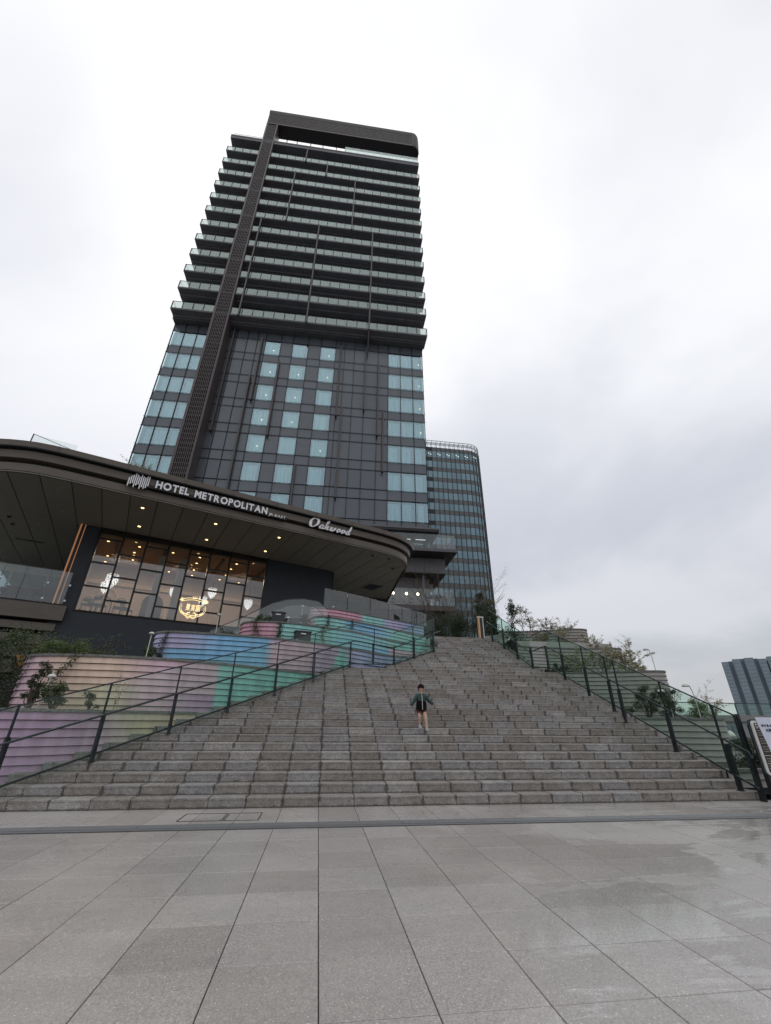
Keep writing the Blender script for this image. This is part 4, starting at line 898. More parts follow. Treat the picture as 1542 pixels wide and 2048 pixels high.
# signs on the fascia
SV = -.35
sg = empty('hotel_name_sign', pw(0, SV, 0), PA, 'white raised letters HOTEL METROPOLITAN JR-EAST on the canopy edge', 'sign')
def letters(txt, u0, u1, z0, z1, m, parent, off, gap=.10, space=.42):
    ms = []
    for ch in txt: ms.append(None if ch == ' ' else text_mesh(ch, .05, off))
    wid = []
    for me, ch in zip(ms, txt):
        if me is None: wid.append(space); continue
        xs = [v.co.x for v in me.vertices]; wid.append(max(xs)-min(xs))
    tot = sum(wid)+gap*(len(txt)-1); sx = (u1-u0)/tot; x = u0
    hy = [v.co.y for v in ms[0].vertices]; cap = max(hy)-min(hy); lo = min(hy); s = (z1-z0)/cap
    for me, w, ch in zip(ms, wid, txt):
        if me is not None:
            ax = min(v.co.x for v in me.vertices)
            for v in me.vertices:
                X, Y_, Z_ = v.co; v.co = (x+(X-ax)*sx, -Z_, z0+(Y_-lo)*s)
            me.materials.clear(); me.materials.append(m); mk('letter', me, parent)
        x += (w+gap)*sx
letters('HOTEL METROPOLITAN', -.28, 5.33, 11.50, 11.91, MT['white'], sg, .034, .11, .36)
letters('JR-EAST', 5.43, 6.40, 11.44, 11.63, MT['white'], sg, .004, .10, .3)
tops = (11.62, 11.72, 11.80, 11.93, 11.86, 11.78, 11.98, 11.84, 11.80, 11.90, 11.99); bots = (11.24, 11.36, 11.42, 11.22, 11.33, 11.42, 11.20, 11.32, 11.25, 11.32, 11.44)
for k in range(11): MB().box(-1.46+k*.083, -1.46+k*.083+.045, -.04, .04, bots[k]+.05, tops[k]+.12).build('logo_bar', MT['white'], sg)
MB().box(-1.5, 6.5, .02, .10, 11.45, 11.61).build('sign_carrier', MT['recess'], sg)
ok = empty('script_name_sign', pw(0, SV, 0), PA, 'white cursive Oakwood lettering at the right of the canopy edge', 'sign')
def cat(pts, n=8):
    out = []
    P_ = [pts[0]]+list(pts)+[pts[-1]]
    for i in range(1, len(P_)-2):
        p0, p1, p2, p3 = P_[i-1], P_[i], P_[i+1], P_[i+2]
        for k in range(n):
            t = k/n; out.append(tuple(.5*((2*p1[j])+(-p0[j]+p2[j])*t+(2*p0[j]-5*p1[j]+4*p2[j]-p3[j])*t*t+(-p0[j]+3*p1[j]-3*p2[j]+p3[j])*t**3) for j in (0, 1)))
    out.append(pts[-1]); return out
def pen(name, strokes, ox, sc):
    m = MB()
    for st, wmax in strokes:
        c = cat(st); n = len(c); vs = []
        for i, (x, y) in enumerate(c):
            a = c[max(i-1, 0)]; b = c[min(i+1, n-1)]; dx, dy = b[0]-a[0], b[1]-a[1]; l = math.hypot(dx, dy) or 1; dx /= l; dy /= l
            w = .055+1.75*wmax*abs(dx*.30-dy*.95)**2.0*(.5+.5*math.sin(math.pi*min(1, max(0, i/(n-1))))**.4)
            X = x+.28*y; px_, py_ = -dy*w/2, dx*w/2
            vs += [(ox+(X+px_)*sc, -.05, (y+py_)*sc), (ox+(X-px_)*sc, -.05, (y-py_)*sc), (ox+(X-px_)*sc, .03, (y-py_)*sc), (ox+(X+px_)*sc, .03, (y+py_)*sc)]
        fs = []
        for i in range(n-1):
            for e in range(4): fs.append((i*4+e, i*4+4+e, i*4+4+(e+1) % 4, i*4+(e+1) % 4))
        fs += [(0, 1, 2, 3), ((n-1)*4+3, (n-1)*4+2, (n-1)*4+1, (n-1)*4)]
        m.add(vs, fs)
    return m.build(name, MT['white'], ok, (0, 0, 11.44))
def oo(w=.34, h=.40): return ([(w*.75, h*.93), (w*.35, h), (.02, h*.55), (w*.25, .01), (w*.8, h*.30), (w*.86, h*.75), (w*.55, h*.97), (w*.75, h*.80), (w*1.15, h*.86)], .075)
SCL = .60
GL = [('O', [([(.62, .86), (.32, .98), (.04, .62), (.12, .14), (.42, .0), (.76, .36), (.74, .80), (.46, .96), (.18, .80)], .13)], .86),
      ('a', [([(.32, .36), (.16, .40), (.0, .16), (.10, .0), (.28, .14), (.34, .40)], .07), ([(.35, .40), (.27, .10), (.33, .0), (.46, .10)], .08)], .42),
      ('k', [([(.02, .30), (.16, .70), (.20, .92), (.10, .86), (.02, .0)], .08), ([(.05, .18), (.16, .36), (.30, .38), (.26, .24), (.12, .20), (.24, .16), (.30, .0), (.44, .10)], .07)], .42),
      ('w', [([(.0, .30), (.10, .40), (.07, .10), (.14, .0), (.26, .14), (.31, .40)], .08), ([(.31, .40), (.26, .10), (.34, .0), (.50, .16), (.54, .40), (.62, .34)], .08)], .62),
      ('o', [oo()], .39), ('o', [oo()], .39),
      ('d', [([(.32, .36), (.16, .40), (.0, .16), (.10, .0), (.28, .14), (.34, .40)], .07), ([(.38, .95), (.33, .50), (.27, .10), (.33, .0), (.46, .10)], .10)], .5)]
x_ = 7.82
for ch, st, adv in GL: pen('letter', st, x_, SCL); x_ += adv*SCL*1.28

# ------------------------------------------------------------------ office tower behind
O_ = empty('office_tower', (0, 120, 0), 0, 'bluish glass office tower with a rounded corner and roof rail, behind the hotel', 'tower')
path = [(46.6-k*1.68, 0) for k in range(12, -1, -1)]; rr_ = 5.6; acc = 0
n_arc = 6
for k in range(1, n_arc+1): a = -math.pi/2+math.pi/2*k/n_arc; path.append((46.6+rr_*math.cos(a), rr_+rr_*math.sin(a)))
body = [(8, 0.3), (46.6, .3)]+[(46.6+(rr_-.3)*math.cos(-math.pi/2+math.pi/2*k/8), rr_+(rr_-.3)*math.sin(-math.pi/2+math.pi/2*k/8)) for k in range(1, 9)]+[(51.9, 40), (8, 40)]
MB().prism(body, 0, 89.2).build('tower_body', MT['officedark'], O_)
def quadcell(name, a, b, z0, z1, m, dep=.12, gap=.05):
    a, b = Vector((*a, 0)), Vector((*b, 0)); d = (b-a).normalized(); n = Vector((d.y, -d.x, 0)); a = a+d*gap; b = b-d*gap
    c = (a+b)/2; w = (b-a).length
    k = (name, m.name, round(w, 2), round(z1-z0, 2))
    if k not in BOXC: BOXC[k] = MB().box(-w/2, w/2, 0, dep, 0, z1-z0).mesh(name, m)
    return mk(name, BOXC[k], O_, (c.x, c.y, z0), math.atan2(d.y, d.x))
FZ = 4.16; GT = 87.35
for r_ in range(16):
    z1 = GT-r_*FZ; z0 = z1-2.6
    for c in range(len(path)-1):
        quadcell('office_window', path[c], path[c+1], z0+.04, z1-.04, MT['officeglass'])
        quadcell('office_spandrel', path[c], path[c+1], z1+.04, z1+1.52, MT['officedark'] if c in (2, 3) else MT['officespan'])
low = MB().box(26.5, 46.6, .1, .2, 0, GT-16*FZ+1.4).build('lower_glazing', MT['officeglass'], O_)
MB().box(8, 26.4, .05, .28, 0, 89.2).build('left_glazing', MT['officeglass'], O_)
for c, p in enumerate(path):
    if c % 1 == 0: MB().box(-.07, .07, -.22, .1, 15, 89.2).build('office_mullion', MT['officemull'], O_, (p[0], p[1], 0), 0 if c < 13 else math.radians((c-12)*15))
for k in range(9): MB().box(52.2, 52.62, 5.9+k*2.6, 6.15+k*2.6, 0, 89.2).build('side_fin', MT['brown_d'], O_)
rp_ = [(x, y) for x, y in path]+[(52.2, 12), (52.2, 20)]
r = MB()
for z in (90.1, 90.95, 91.8):
    for a, b in zip(rp_, rp_[1:]): r.bar((a[0], a[1]-.1, z), (b[0], b[1]-.1, z), .16)
for z in (90.1, 91.8):
    for a, b in zip(rp_, rp_[1:]): r.bar((a[0], a[1]+1.6, z), (b[0], b[1]+1.6, z), .14)
r.build('roof_rail', MT['officerail'], O_)
for a in rp_: q = MB(); q.box(-.09, .09, -.15, .03, 89.2, 91.9); q.box(-.07, .07, 1.5, 1.65, 89.2, 91.9); q.box(-.05, .05, -.1, 1.6, 91.2, 91.3); q.build('roof_rail_post', MT['officerail'], O_, (a[0], a[1], 0))
for k in range(7):
    c = k*2+1
    if c >= len(path)-2: break
    for dx in (.3, 1.0):
        MB().box(path[c][0]+dx, path[c][0]+dx+.35, -.02, .0, GT-1.0-dx*.5, GT-.8-dx*.5).build('ceiling_light', MT['officelight'], O_)

# ------------------------------------------------------------------ far apartment towers
def apt(name, x0, y0, segs, H, label):
    root = empty(name, (x0, y0, 0), R(-46), label, 'tower', 'far apartment towers'); x = 0
    for w, d, m, h in segs:
        body = MB().box(x, x+w, d, 26, 0, H+h).build('tower_bay', MT[m], root)
        if m != 'apt_b':   # rows of far windows, a few pixels each
            mm = MB(); nf = 16
            for k in range(nf): z = 3+k*(H+h-4)/nf; mm.box(x+.15*w, x+.85*w, d-.12, d-.02, z+.9, z+2.2)
            stuff(mm.build('window_rows', MT['apt_c'], root))
        x += w
A = [(4.5, 0, 'apt_a', -1.2), (2.6, 2.2, 'apt_b', -.8), (5.0, -.6, 'apt_a', .4), (2.4, 2.2, 'apt_b', .6), (5.6, -.8, 'apt_a', .8), (2.6, 2.4, 'apt_b', .3), (4.6, .2, 'apt_a', -.3)]
apt('apartment_tower', 310.5, 306, A, 46, 'left of the two far blue grey apartment towers on the horizon')
apt('apartment_tower', 330.2, 286, [(4.5, 0, 'apt_a', -1), (2.4, 2, 'apt_b', -.4), (6, -.8, 'apt_a', .8), (3, 2.2, 'apt_b', .8), (6, -.8, 'apt_a', .8), (3, 2, 'apt_b', 0), (6, 0, 'apt_a', 0), (6, 0, 'apt_a', -2)], 48, 'right of the two far blue grey apartment towers, cut by the frame')

# ------------------------------------------------------------------ deck guard and buildings beyond, right
dg = empty('deck_guard', (0, 38, 0), 0, 'far glass guard on a concrete deck edge right of the planters', 'guard')
MB().box(26, 64, 0, .4, -.1, 2.04).build('deck_edge', MT['concrete'], dg)
for k in range(9): cbox('glass_panel', MT['stairglass'], dg, 34.9+k*3.8+.02-3.8, 34.9+(k+1)*3.8-3.8-.02, .1, .12, 2.05, 3.02); MB().box(34.9+k*3.8-.04-3.8, 34.9+k*3.8+.04-3.8, .13, .2, 2.05, 3.02).build('glass_post', MT['steel'], dg)
MB().box(31.1, 65.3, .08, .15, 3.021, 3.09).build('top_rail', MT['rail'], dg)
lb = empty('station_building', (22, 33, 0), 0, 'low grey building with dark windows seen through the railing glass', 'building')
MB().box(0, 12, 0, 4, -.05, 1.5).build('wall', MT['far'], lb)
for k in range(6): MB().box(5+k*1.1, 5.8+k*1.1, -.06, -.001, .7, 1.2).build('window', MT['apt_b'], lb)
MB().box(-.1, 12.1, -.2, 4, 1.501, 1.62).build('roof', MT['concrete'], lb)
dl_ = empty('dome_lamp', (29.1, 30, 0), 0, 'pale dome topped lamp beyond the railing glass', 'lamp'); MB().tube([(0, 0, 0), (0, 0, .5)], .09, 8).build('stem', MT['plastic'], dl_); smooth(MB().dome((0, 0, .5), .42, .42, 14, 5).build('dome', MT['plastic'], dl_))

# ------------------------------------------------------------------ top of the stairs: guards, gate pillar
tg = empty('upper_glass_guard', (0, 0, 0), 0, 'tall glass guard along the topmost pastel planter', 'guard')
gp_ = [(-0.14, 18.74), (0.94, 19.18), (2.06, 19.78), (3.00, 20.30), (3.78, 20.76), (4.62, 21.26), (5.28, 21.72)]
for i in range(len(gp_)-1):
    a, b = gp_[i], gp_[i+1]; d = Vector((b[0]-a[0], b[1]-a[1])).normalized(); n_ = Vector((-d.y, d.x))*.006; za, zb = 6.67-.05*i, 6.62-.05*i
    a2 = (a[0]+d.x*.02, a[1]+d.y*.02); b2 = (b[0]-d.x*.02, b[1]-d.y*.02)
    MB().add([(a2[0]-n_.x, a2[1]-n_.y, 5.74), (b2[0]-n_.x, b2[1]-n_.y, 5.74), (b2[0]-n_.x, b2[1]-n_.y, zb), (a2[0]-n_.x, a2[1]-n_.y, za), (a2[0]+n_.x, a2[1]+n_.y, 5.74), (b2[0]+n_.x, b2[1]+n_.y, 5.74), (b2[0]+n_.x, b2[1]+n_.y, zb), (a2[0]+n_.x, a2[1]+n_.y, za)],
             [(0, 1, 2, 3), (7, 6, 5, 4), (0, 4, 5, 1), (1, 5, 6, 2), (2, 6, 7, 3), (3, 7, 4, 0)]).build('glass_panel', MT['clearglass'], tg)
    o = MB().box(-.018, .018, -.018, .018, 5.74, za-.02).build('post', MT['steel'], tg, (a[0], a[1]+.04, 0)); MB().box(-.03, .03, -.055, -.02, 6.1, 6.18).build('clip', MT['steel'], o)
cg = empty('curved_ramp_guard', (0, 0, 0), 0, 'curved grey glass ramp guard rising behind the upper planters', 'guard')
cpts = [(-4.19, 4.22), (-3.7, 4.49), (-3.17, 4.77), (-2.61, 5.12), (-2.11, 5.41), (-1.54, 5.60), (-.93, 5.65), (-.31, 5.56), (.06, 5.24)]
def yc(x): return 16.5+.35*math.cos((x+1.2)*.5)
for (off_, nm, mt_, hh) in ((0, 'glass_panel', 'clearglass', 1.1), (.5, 'glass_panel', 'clearglass', 1.0)):
    for (a, b) in zip(cpts, cpts[1:]):
        s_ = 1-off_*.25
        pa = (a[0]*s_-.3*off_, yc(a[0])+off_, a[1]-.25*off_); pb = (b[0]*s_-.3*off_, yc(b[0])+off_, b[1]-.25*off_)
        MB().add([(pa[0], pa[1], pa[2]-hh), (pb[0], pb[1], pb[2]-hh), pb, pa, (pa[0], pa[1]+.012, pa[2]-hh), (pb[0], pb[1]+.012, pb[2]-hh), (pb[0], pb[1]+.012, pb[2]), (pa[0], pa[1]+.012, pa[2])], [(0, 1, 2, 3), (7, 6, 5, 4), (0, 4, 5, 1), (3, 2, 6, 7)]).build(nm, MT[mt_], cg)
    MB().tube([(p[0]*(1-off_*.25)-.3*off_, yc(p[0])+off_, p[1]-.25*off_) for p in cpts], .014, 5).build('top_rail', MT['rail'], cg)
MB().tube([(p[0], yc(p[0])+.25, p[1]-.72) for p in cpts[:-2]], .05, 6).build('ramp_kerb', MT['officespan'], cg)
bg = empty('bar_railing', (.30, 1.9, .40), 0, 'black vertical bar railing at the top left corner of the stairs', 'railing')
for k in range(12): x = 3.85+k*.075; MB().box(x-.010, x+.010, 18.3, 18.32, 4.9, 5.78).build('bar', MT['steel'], bg)
MB().box(3.8, 4.75, 18.29, 18.33, 5.781, 5.82).build('top_rail', MT['steel'], bg)
MB().bar((4.40, 18.2, 5.86), (4.96, 18.3, 5.42), .03).build('sloping_rail', MT['rail'], bg); MB().bar((4.85, 18.1, 4.95), (5.15, 18.2, 4.72), .03).build('sloping_rail', MT['rail'], bg); MB().box(4.80, 4.86, 18.2, 18.26, 4.2, 5.4).build('post', MT['steel'], bg)
gp2 = empty('gate_pillar', (7.38, 19.6, ZT), .15, 'slim pillar with a wooden board and pale hood at the top of the stairs', 'pillar')
MB().box(-.10, -.02, -.05, .05, 0, 1.02).build('wooden_board', MT['orangeboard'], gp2); MB().box(.0, .10, -.05, .05, -.02, 1.0).build('dark_post', MT['steel'], gp2); MB().box(.13, .17, -.05, .05, .08, 1.05).build('pale_tube', MT['plastic'], gp2); MB().box(-.12, .19, -.06, .06, 1.03, 1.09).build('hood', MT['plastic'], gp2)
structure(MB().add([(6.6, 19.62, ZT), (8.5, 19.62, ZT), (8.5, 19.62, ZT+.32), (6.6, 23, ZT), (8.5, 23, ZT), (8.5, 23, ZT+.32)], [(0, 1, 2), (5, 4, 3), (0, 2, 5, 3), (1, 4, 5, 2)]).build('ramp', MT['concrete']))

# utility boxes on the planters
b1 = empty('utility_box', (-1.0, 15.05, 3.60), R(18), 'black utility box on the front of the mint planter', 'utility box', 'black utility boxes among the planters')
MB().box(0, .46, -.12, .18, 0, .36).build('cabinet', MT['box'], b1); MB().box(-.02, .48, -.14, .18, .361, .40).build('lid', MT['box'], b1); MB().box(.15, .30, -.126, -.121, .30, .33).build('label_plate', MT['white'], b1); MB().box(.03, .06, -.126, -.121, .02, .14).build('latch', MT['silver'], b1)
b2 = empty('utility_box', (-2.0, 16.2, 4.38), R(6), 'black utility box among ivy above the pink rounded planter', 'utility box', 'black utility boxes among the planters')
MB().box(0, .42, -.1, .2, 0, .44).build('cabinet', MT['box'], b2); MB().box(-.02, .44, -.12, .2, .441, .48).build('lid', MT['box'], b2); MB().box(.12, .28, -.106, -.101, .38, .41).build('label_plate', MT['white'], b2)

b1.scale = b2.scale = (1.15, 1.0, 1.15)
# mushroom garden lamps
def mush(x, y, z0, z1, label, s=1., lean=.0):
    g = empty('garden_lamp', (x, y, z0), 0, label, 'lamp', 'mushroom garden lamps in the planters')
    MB().tube([(0, 0, 0), (lean, 0, (z1-z0)*.9), (lean*1.2, 0, z1-z0)], .012*s, 6).build('stem', MT['plastic'], g)
    smooth(MB().dome((lean*1.2, 0, z1-z0-.02), .075*s, .06*s, 12, 4).build('lamp_head', MT['plastic'], g))
    return g
mush(-5.66, 11.0-.75, 1.42, 2.08, 'garden lamp rising from the lowest pastel planter in front of the cream boards', 1.1, .07)
mush(-4.75, 12.7, 2.60, 3.42, 'garden lamp standing left of the lavender rounded planter', 1.0)
mush(-3.67, 15.25, 3.60, 4.55, 'garden lamp in front of the restaurant window above the blue planter', 1.0)
mush(-1.37, 15.95, 4.39, 4.68, 'short garden lamp between the two black utility boxes', 1.0)
mush(-1.03, 18.48, 4.90, 5.74, 'garden lamp at the left end of the topmost planter', 1.0)
mush(0.30, 18.96, 5.74, 5.88, 'tiny garden lamp on top of the pink boards', .9)
def hook(x, y, z0, z1, label):
    g = empty('hooked_lamp', (x, y, z0), 0, label, 'lamp', 'hooked lamps above the beige planters'); h = z1-z0
    MB().tube([(0, 0, 0), (-.02, 0, h*.75), (-.07, 0, h*.95), (-.14, 0, h)], .014, 6).build('stem', MT['plastic'], g); smooth(MB().dome((-.20, 0, h-.05), .11, .09, 12, 4).build('lamp_head', MT['plastic'], g))
hook(11.1, 12.2, 1.42, 2.36, 'hooked pale lamp above the lowest beige planter')
hook(10.55, 12.6, 1.42, 2.22, 'second hooked lamp half hidden in the shrub by the railing')
hook(13.0, 15.8, 3.02, 3.98, 'hooked pale lamp above the second beige planter')

# information sign at the right edge
si = empty('information_sign', (8.50, 8.15, 0), R(-4), 'black information board with a paper notice at the right foot of the stairs', 'sign')
MB().box(.02, .12, .05, .15, -.01, 1.30).build('post', MT['steel'], si)
MB().box(1.25, 1.35, .05, .15, -.01, 1.30).build('post', MT['steel'], si)
def rrect(x0, x1, z0, z1, r, n=5):
    p = []
    for cx, cz, a0 in ((x1-r, z0+r, -90), (x1-r, z1-r, 0), (x0+r, z1-r, 90), (x0+r, z0+r, 180)):
        p += [(cx+r*math.cos(R(a0+90*k/n)), cz+r*math.sin(R(a0+90*k/n))) for k in range(n+1)]
    return p
def plate(name, pts, y0, y1, m, parent):
    n = len(pts); return MB().add([(x, y0, z) for x, z in pts]+[(x, y1, z) for x, z in pts], [tuple(range(n)), tuple(range(n, 2*n))[::-1]]+[((i+1) % n, i, i+n, (i+1) % n+n) for i in range(n)]).build(name, m, parent)
plate('back_panel', rrect(-.05, 1.42, .46, 1.40, .06), .03, .05, MT['box'], si)
plate('frame', rrect(-.01, 1.40, .45, 1.38, .07), .0, .029, MT['signframe'], si)
plate('board', rrect(.035, 1.36, .49, 1.34, .035), -.006, -.001, MT['signbrown'], si)
plate('paper_notice', [(.20, .79), (1.10, .79), (1.08, 1.44), (.10, 1.44)], -.014, -.008, MT['paper'], si)
for txt, x0, z0, h in (('ホテルメトロポリタン', .17, 1.27, .05), ('大井町トラックス', .235, 1.185, .055)):
    try:
        me = fit_text(text_mesh(txt, .01, 0.0), x0, None, z0, z0+h, -.0155); me.materials.clear(); me.materials.append(MT['ink']); mk('printed_line', me, si)
    except Exception as ex: print('jp', ex)
plate('red_triangle', [(.38, 1.02), (.50, 1.02), (.44, 1.09)], -.017, -.015, MT['red'], si)
m = MB(); random.seed(5)
for z in [1.24, 1.20, 1.16, 1.12, 1.06, 1.02, .98, .92, .88, .84, .72, .68, .64, .60, .56]:
    x = .06
    while x < (.18 if z > .8 else 1.2): w = random.uniform(.015, .05); m.box(x, x+w, -.0085, -.0065, z, z+.012); x += w+.012
m.build('printed_text', MT['grey_ink'], si)
MB().box(.04, 1.35, -.009, -.0065, .775, .783).build('rule_line', MT['plastic'], si); MB().box(.04, 1.35, -.009, -.0065, .645, .650).build('rule_line', MT['plastic'], si)
MB().tube([(.085+.03*math.cos(a*.5236), -.008, 1.29+.03*math.sin(a*.5236)) for a in range(13)], .008, 4).build('round_emblem', MT['plastic'], si)

# orange pennant among the ivy, far left
pn = empty('triangular_pennant', (-8.15, 13.3, 2.60), 0, 'small orange triangular marker hanging in the dark foliage at far left', 'marker')
MB().add([(-.16, 0, .22), (.16, 0, .22), (.04, 0, -.12), (-.16, .01, .22), (.16, .01, .22), (.04, .01, -.12)], [(2, 1, 0), (3, 4, 5), (0, 1, 4, 3), (1, 2, 5, 4), (2, 0, 3, 5)]).build('flag', MT['orange'], pn)

# ------------------------------------------------------------------ vegetation
def leaves(name, pts, m, parent, size=.05, seed=0, aspect=.5, flat=.3):
    rnd = random.Random(seed); vs = []; fs = []; cl = []
    for p in pts:
        a = rnd.uniform(0, 6.283); t = rnd.uniform(-.9, .9); s = size*rnd.uniform(.6, 1.35)
        d = Vector((math.cos(a)*math.cos(t), math.sin(a)*math.cos(t), math.sin(t)-flat)); d.normalize()
        w = d.cross(Vector((rnd.uniform(-1, 1), rnd.uniform(-1, 1), rnd.uniform(-.3, 1)))); w.normalize()
        n = d.cross(w)
        o = len(vs); p = Vector(p)
        vs += [p, p+d*s*.5+w*s*aspect*.5+n*s*.06, p+d*s, p+d*s*.5-w*s*aspect*.5+n*s*.06]; fs.append((o, o+1, o+2, o+3)); r_ = rnd.random(); cl += [r_]*4
    me = bpy.data.meshes.new(name); me.from_pydata([tuple(v) for v in vs], [], fs); me.materials.append(m)
    at = me.attributes.new('rnd', 'FLOAT', 'POINT'); at.data.foreach_set('value', cl); me.update()
    return mk(name, me, parent)
def shrub(loc, rx, ry, h, n, m, label, seed, size=.06, clumps=14, cat_='shrub', group=None, name='shrub', stems=7, barkm='bark', gap=.42):
    n = int(n*1.9); size *= .72; rnd = random.Random(seed); root = empty(name, loc, 0, label, cat_, group); st = MB(); pts = []
    cl = []
    for k in range(clumps):
        a = rnd.uniform(0, 6.283); r = math.sqrt(rnd.random()); z = h*rnd.uniform(.15, 1)**.8; tp = 1-.45*(z/h)
        cl.append((Vector((rx*r*math.cos(a)*tp, ry*r*math.sin(a)*tp, z)), rnd.uniform(.4, 1.)*min(rx, h)*gap))
    for i, (c, r) in enumerate(cl):
        if i < stems*2: st.tube([(c.x*.15, c.y*.15, 0), (c.x*.5+rnd.uniform(-.05, .05), c.y*.5, c.z*.55), tuple(c)], .012+.006*h, 5, r2=.004)
        for _ in range(n//clumps):
            d = Vector((rnd.gauss(0, 1), rnd.gauss(0, 1), rnd.gauss(0, .8))); d.normalize(); q = c+d*r*rnd.random()**.5
            if q.z > .01: pts.append(q)
    st.build('stem', MT[barkm], root); leaves('foliage', pts, MT[m], root, size, seed)
    return root
def branchy(loc, h, label, seed, m, nl=300, spread=.5, size=.05, n0=5, barkm='barkpale', name='shrub', cat_='shrub', group=None, levels=3, r0=.014, droop=0.):
    nl = int(nl*2.6); size *= .82; rnd = random.Random(seed); root = empty(name, loc, 0, label, cat_, group); st = MB(); tips = []
    def grow(p, d, l, r, lev):
        k = 4; pts = [p]; q = p.copy(); dd = d.copy()
        for i in range(k):
            dd = (dd+Vector((rnd.gauss(0, .13), rnd.gauss(0, .13), rnd.gauss(0, .08)-droop*.1))).normalized(); q = q+dd*l/k; pts.append(q.copy())
            if lev >= 1: tips.append((q.copy(), lev))
        st.tube(pts, r, 4 if lev else 5, r2=r*.45)
        if lev < levels:
            for _ in range(rnd.choice((2, 3, 3))):
                t = rnd.choice(pts[1:]); nd = (dd+Vector((rnd.gauss(0, spread), rnd.gauss(0, spread), rnd.gauss(.1, .25)-droop*.3))).normalized(); grow(t, nd, l*rnd.uniform(.45, .7), r*.5, lev+1)
    for k in range(n0):
        a = rnd.uniform(0, 6.283); grow(Vector((rnd.uniform(-.08, .08)*h, rnd.uniform(-.05, .05), 0)), Vector((math.cos(a)*spread, math.sin(a)*spread*.6, 1)).normalized(), h*rnd.uniform(.45, .75), r0, 0)
    st.build('branches', MT[barkm], root)
    pts = []
    for _ in range(nl):
        t = rnd.choice(tips)[0]; pts.append(t+Vector((rnd.gauss(0, .02), rnd.gauss(0, .02), rnd.gauss(0, .02))))
    leaves('foliage', pts, MT[m], root, size, seed)
    return root
def vine(start, end, sag, n, m, label, seed, size=.05, group='ivy trailing over the planters', strands=3, spread=.08):
    rnd = random.Random(seed); root = empty('trailing_ivy', start, 0, label, 'ivy', group); st = MB(); pts = []; e = Vector(end)-Vector(start)
    for s in range(strands):
        pl = []; oy = rnd.uniform(-.5, .5)*spread*2
        for k in range(9):
            t = k/8; p = e*t+Vector((rnd.gauss(0, spread*.4)+oy*t, rnd.gauss(0, .02), sag*math.sin(math.pi*t)+rnd.gauss(0, spread*.3))); pl.append(p)
        st.tube(pl, .006, 4, r2=.003)
        for _ in range(n//strands): i = rnd.randrange(8); q = pl[i].lerp(pl[i+1], rnd.random()); pts.append(q+Vector((rnd.gauss(0, spread*.5), rnd.gauss(-.02, .02), rnd.gauss(0, spread*.45))))
    st.build('stem', MT['bark'], root); leaves('foliage', pts, MT[m], root, size, seed); return root
# left: mass of creepers against the wing
LGp = 'dark bushes at the far left'
shrub((-9.0, 12.6, 1.3), 1.1, .9, 1.75, 6500, 'leaf_d', 'large dark bush filling the left edge beside the cream planter', 21, .07, 30, group=LGp)
shrub((-8.1, 12.2, 1.3), .55, .5, 1.15, 2600, 'leaf_d', 'dark bush tight against the left end of the cream planter', 22, .06, 18, group=LGp)
shrub((-7.5, 10.6, 1.3), .8, .3, .38, 2600, 'leaf_b', 'low bright green ground bush above the mauve boards at far left', 23, .06, 16, group=LGp)
shrub((-8.6, 14.6, 2.2), 1.6, .8, 1.35, 4800, 'leaf_m', 'broad green bush below the brown terrace bands', 24, .07, 24, group=LGp)
shrub((-6.6, 13.4, 2.55), .75, .5, .42, 2300, 'leaf_m', 'low mixed shrub on top of the cream planter', 25, .06, 16, group='shrubs on the pastel planters')
shrub((-5.45, 12.9, 2.55), .7, .4, .26, 1100, 'leaf_m', 'sparse low plants along the cream planter rim', 26, .05, 12, group='shrubs on the pastel planters')
shrub((-4.85, 13.2, 2.55), .38, .35, .52, 2000, 'leaf_m', 'rounded bush beside the lavender planter end', 27, .05, 14, group='shrubs on the pastel planters')
branchy((-8.0, 13.8, 2.9), 1.0, 'arching creeper sprays above the dark bush at left', 28, 'leaf_m', 1000, 1.0, .06, 9, 'bark', 'climbing_creeper', 'creeper', None, 3, .012, 1.2)
branchy((-6.6, 14.2, 2.9), .95, 'arching creeper sprays in front of the navy wall', 29, 'leaf_m', 700, 1.0, .055, 7, 'bark', 'climbing_creeper', 'creeper', None, 3, .012, 1.2)
vine((-6.75, 11.18, 2.62), (-7.05, 11.45, 1.5), 0, 520, 'leaf_d', 'ivy hanging down the rounded left end of the cream planter', 31, .05, spread=.13, strands=5)
shrub((-5.98, 10.55, 1.42), .22, .2, .95, 1500, 'leaf_d', 'upright dark ivy clump climbing the cream boards', 32, .055, 16, group='shrubs on the pastel planters')
vine((-5.55, 10.92, 2.62), (-5.95, 10.85, 1.9), 0, 260, 'leaf_d', 'ivy strand running down to the upright dark clump', 33, .05, spread=.08)
shrub((-5.35, 10.2, 1.42), .38, .2, .46, 1500, 'leaf_m', 'leafy green plants behind the mauve planter rim', 34, .06, 14, group='shrubs on the pastel planters')
shrub((-4.8, 10.5, 1.42), .2, .15, .40, 420, 'leaf_m', 'small leafy plant right of the green plants on the mauve planter', 35, .05, 8, group='shrubs on the pastel planters')
branchy((-4.35, 10.6, 1.42), .62, 'thin weedy stem by the railing post', 36, 'leaf_p', 90, .15, .035, 3, 'barkpale', 'weed_stem', 'weed', None, 1, .005)
vine((-4.57, 13.36, 3.61), (-4.68, 13.31, 2.97), 0, 240, 'leaf_d', 'ivy over the lavender end of the third planter', 37, .045)
vine((-2.44, 15.40, 4.42), (-2.32, 15.31, 3.68), 0, 360, 'leaf_d', 'ivy falling over the pink rounded planter end', 38, .045, spread=.12)
vine((-1.57, 15.37, 4.42), (-1.51, 15.31, 3.79), 0, 300, 'leaf_d', 'dark ivy clump left of the black utility box', 39, .05, spread=.09)
